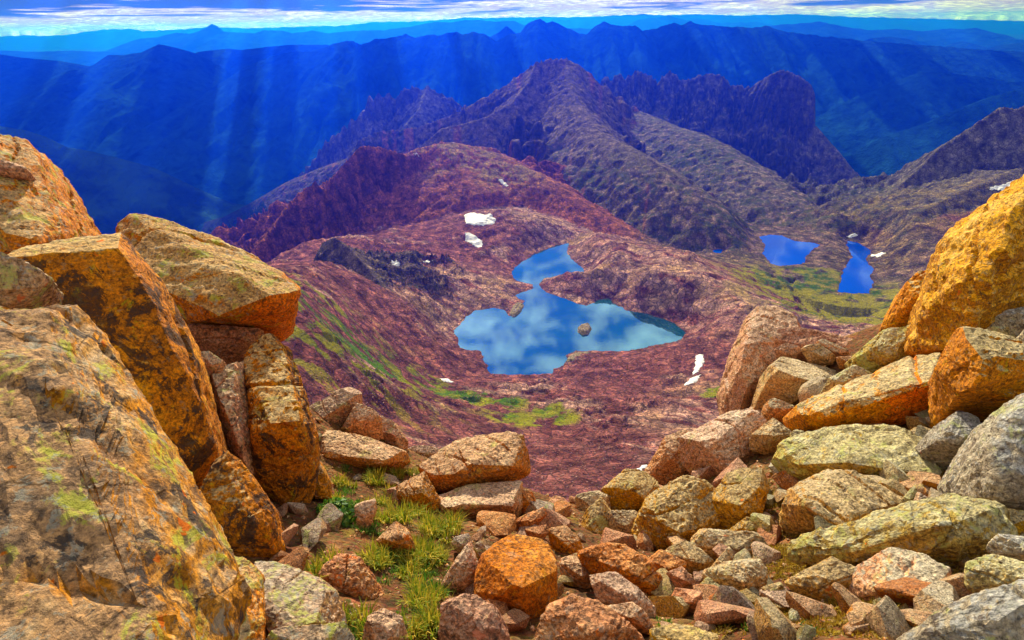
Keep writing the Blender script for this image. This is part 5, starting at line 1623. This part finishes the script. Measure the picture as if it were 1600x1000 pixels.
def plant(label, px, py, rad, n):
    q = hit_ground(px, py)
    if q is None:
        return
    root = bpy.data.objects.new('alpine_plant', None)
    C.objects.link(root)
    root.location = q
    tag(root, label, 'plant')
    V, F = [], []
    for i in range(n):
        d = srng.normal(size=3)
        d /= np.linalg.norm(d)
        d[2] = abs(d[2])
        c = d * rad * srng.uniform(.45, 1.0) * np.array([1.2, 1, .9])
        u = srng.normal(size=3)
        u /= np.linalg.norm(u)
        n2_ = np.cross(u, d)
        n2_ /= np.linalg.norm(n2_) + 1e-6
        l_ = rad * srng.uniform(.10, .17)
        V += [c - u * l_, c + n2_ * l_ * .5 + d * l_ * .2, c + u * l_, c - n2_ * l_ * .5 + d * l_ * .2]
        F.append((4 * i, 4 * i + 1, 4 * i + 2, 4 * i + 3))
    me = mesh_np('foliage', V, F, False)
    o_ = link('foliage', me, M_GRASS2, root)
    bm = bmesh.new()
    for i in range(9):
        a = i * .7
        bmesh.ops.create_cone(bm, cap_ends=True, segments=5, radius1=rad * .03, radius2=rad * .015, depth=rad * .7,
                              matrix=__import__('mathutils').Matrix.Translation((math.cos(a) * rad * .25, math.sin(a) * rad * .25, rad * .3)) @ __import__('mathutils').Matrix.Rotation(.5, 4, (-math.sin(a), math.cos(a), 0)))
    me = bpy.data.meshes.new('stem')
    bm.to_mesh(me)
    bm.free()
    link('stem', me, M_MOSS, root)


plant('dark green leafy plant growing beside the pale upright stone', 530, 812, 0.21, 1100)
plant('small bright green plant on the earthy brown rock', 911, 962, 0.05, 90)


# ------------------------------------------------------------------ dark conifers in the left valley
def conifers():
    V, F = [], []
    nv = 0
    ang = np.arange(5) * 2 * math.pi / 5
    for _ in range(2600):
        px = srng.uniform(285, 420)
        yy = srng.uniform(2500, 3300)
        r_ = ray(px, 345)
        x_ = yy * r_[0] / r_[1]
        h_ = srng.uniform(10, 24)
        V.append((x_, yy, h_))
    V = np.array(V)
    z_ = heights(V[:, 0], V[:, 1])
    keep = z_ < -700
    V, z_ = V[keep], z_[keep]
    vs, fs = [], []
    for i, ((x_, yy, h_), zz) in enumerate(zip(V, z_)):
        b0 = len(vs)
        for a in ang:
            vs.append((x_ + math.cos(a) * h_ * .2, yy + math.sin(a) * h_ * .2, zz + h_ * .1))
        vs.append((x_, yy, zz + h_))
        for k in range(5):
            fs.append((b0 + k, b0 + (k + 1) % 5, b0 + 5))
    if fs:
        m, t, out = new_mat('conifer green')
        principled(t, out, (0.015, 0.04, 0.018), 0.9, None, 0.1)
        tag(link('conifer_forest', mesh_np('conifer_forest', vs, fs, False), m), 'dark conifer forest on the floor of the left valley', 'forest', 'stuff')


conifers()


# ------------------------------------------------------------------ the air
def haze_box():
    m, t, out = new_mat('blue mountain haze')
    v = t.node('ShaderNodeVolumePrincipled')
    v.inputs['Color'].default_value = (HAZE_RGB[0], HAZE_RGB[1], HAZE_RGB[2], 1)
    v.inputs['Absorption Color'].default_value = (0.86, 0.95, 0.35, 1)
    v.inputs['Density'].default_value = HAZE_DENSITY
    v.inputs['Anisotropy'].default_value = HAZE_G
    t.l.new(v.outputs[0], out.inputs['Volume'])
    x, y0, y1, z0, z1 = 90000, -2000, 82000, FLOOR - 60, 420
    vs = [(sx_, sy_, sz_) for sz_ in (z0, z1) for sx_, sy_ in ((-x, y0), (x, y0), (x, y1), (-x, y1))]
    me = mesh_np('haze', vs, [(0, 3, 2, 1), (4, 5, 6, 7), (0, 1, 5, 4), (1, 2, 6, 5), (2, 3, 7, 6), (3, 0, 4, 7)], False)
    tag(link('haze', me, m), 'blue haze filling the valleys and fading the far ranges', 'haze', 'stuff')


haze_box()
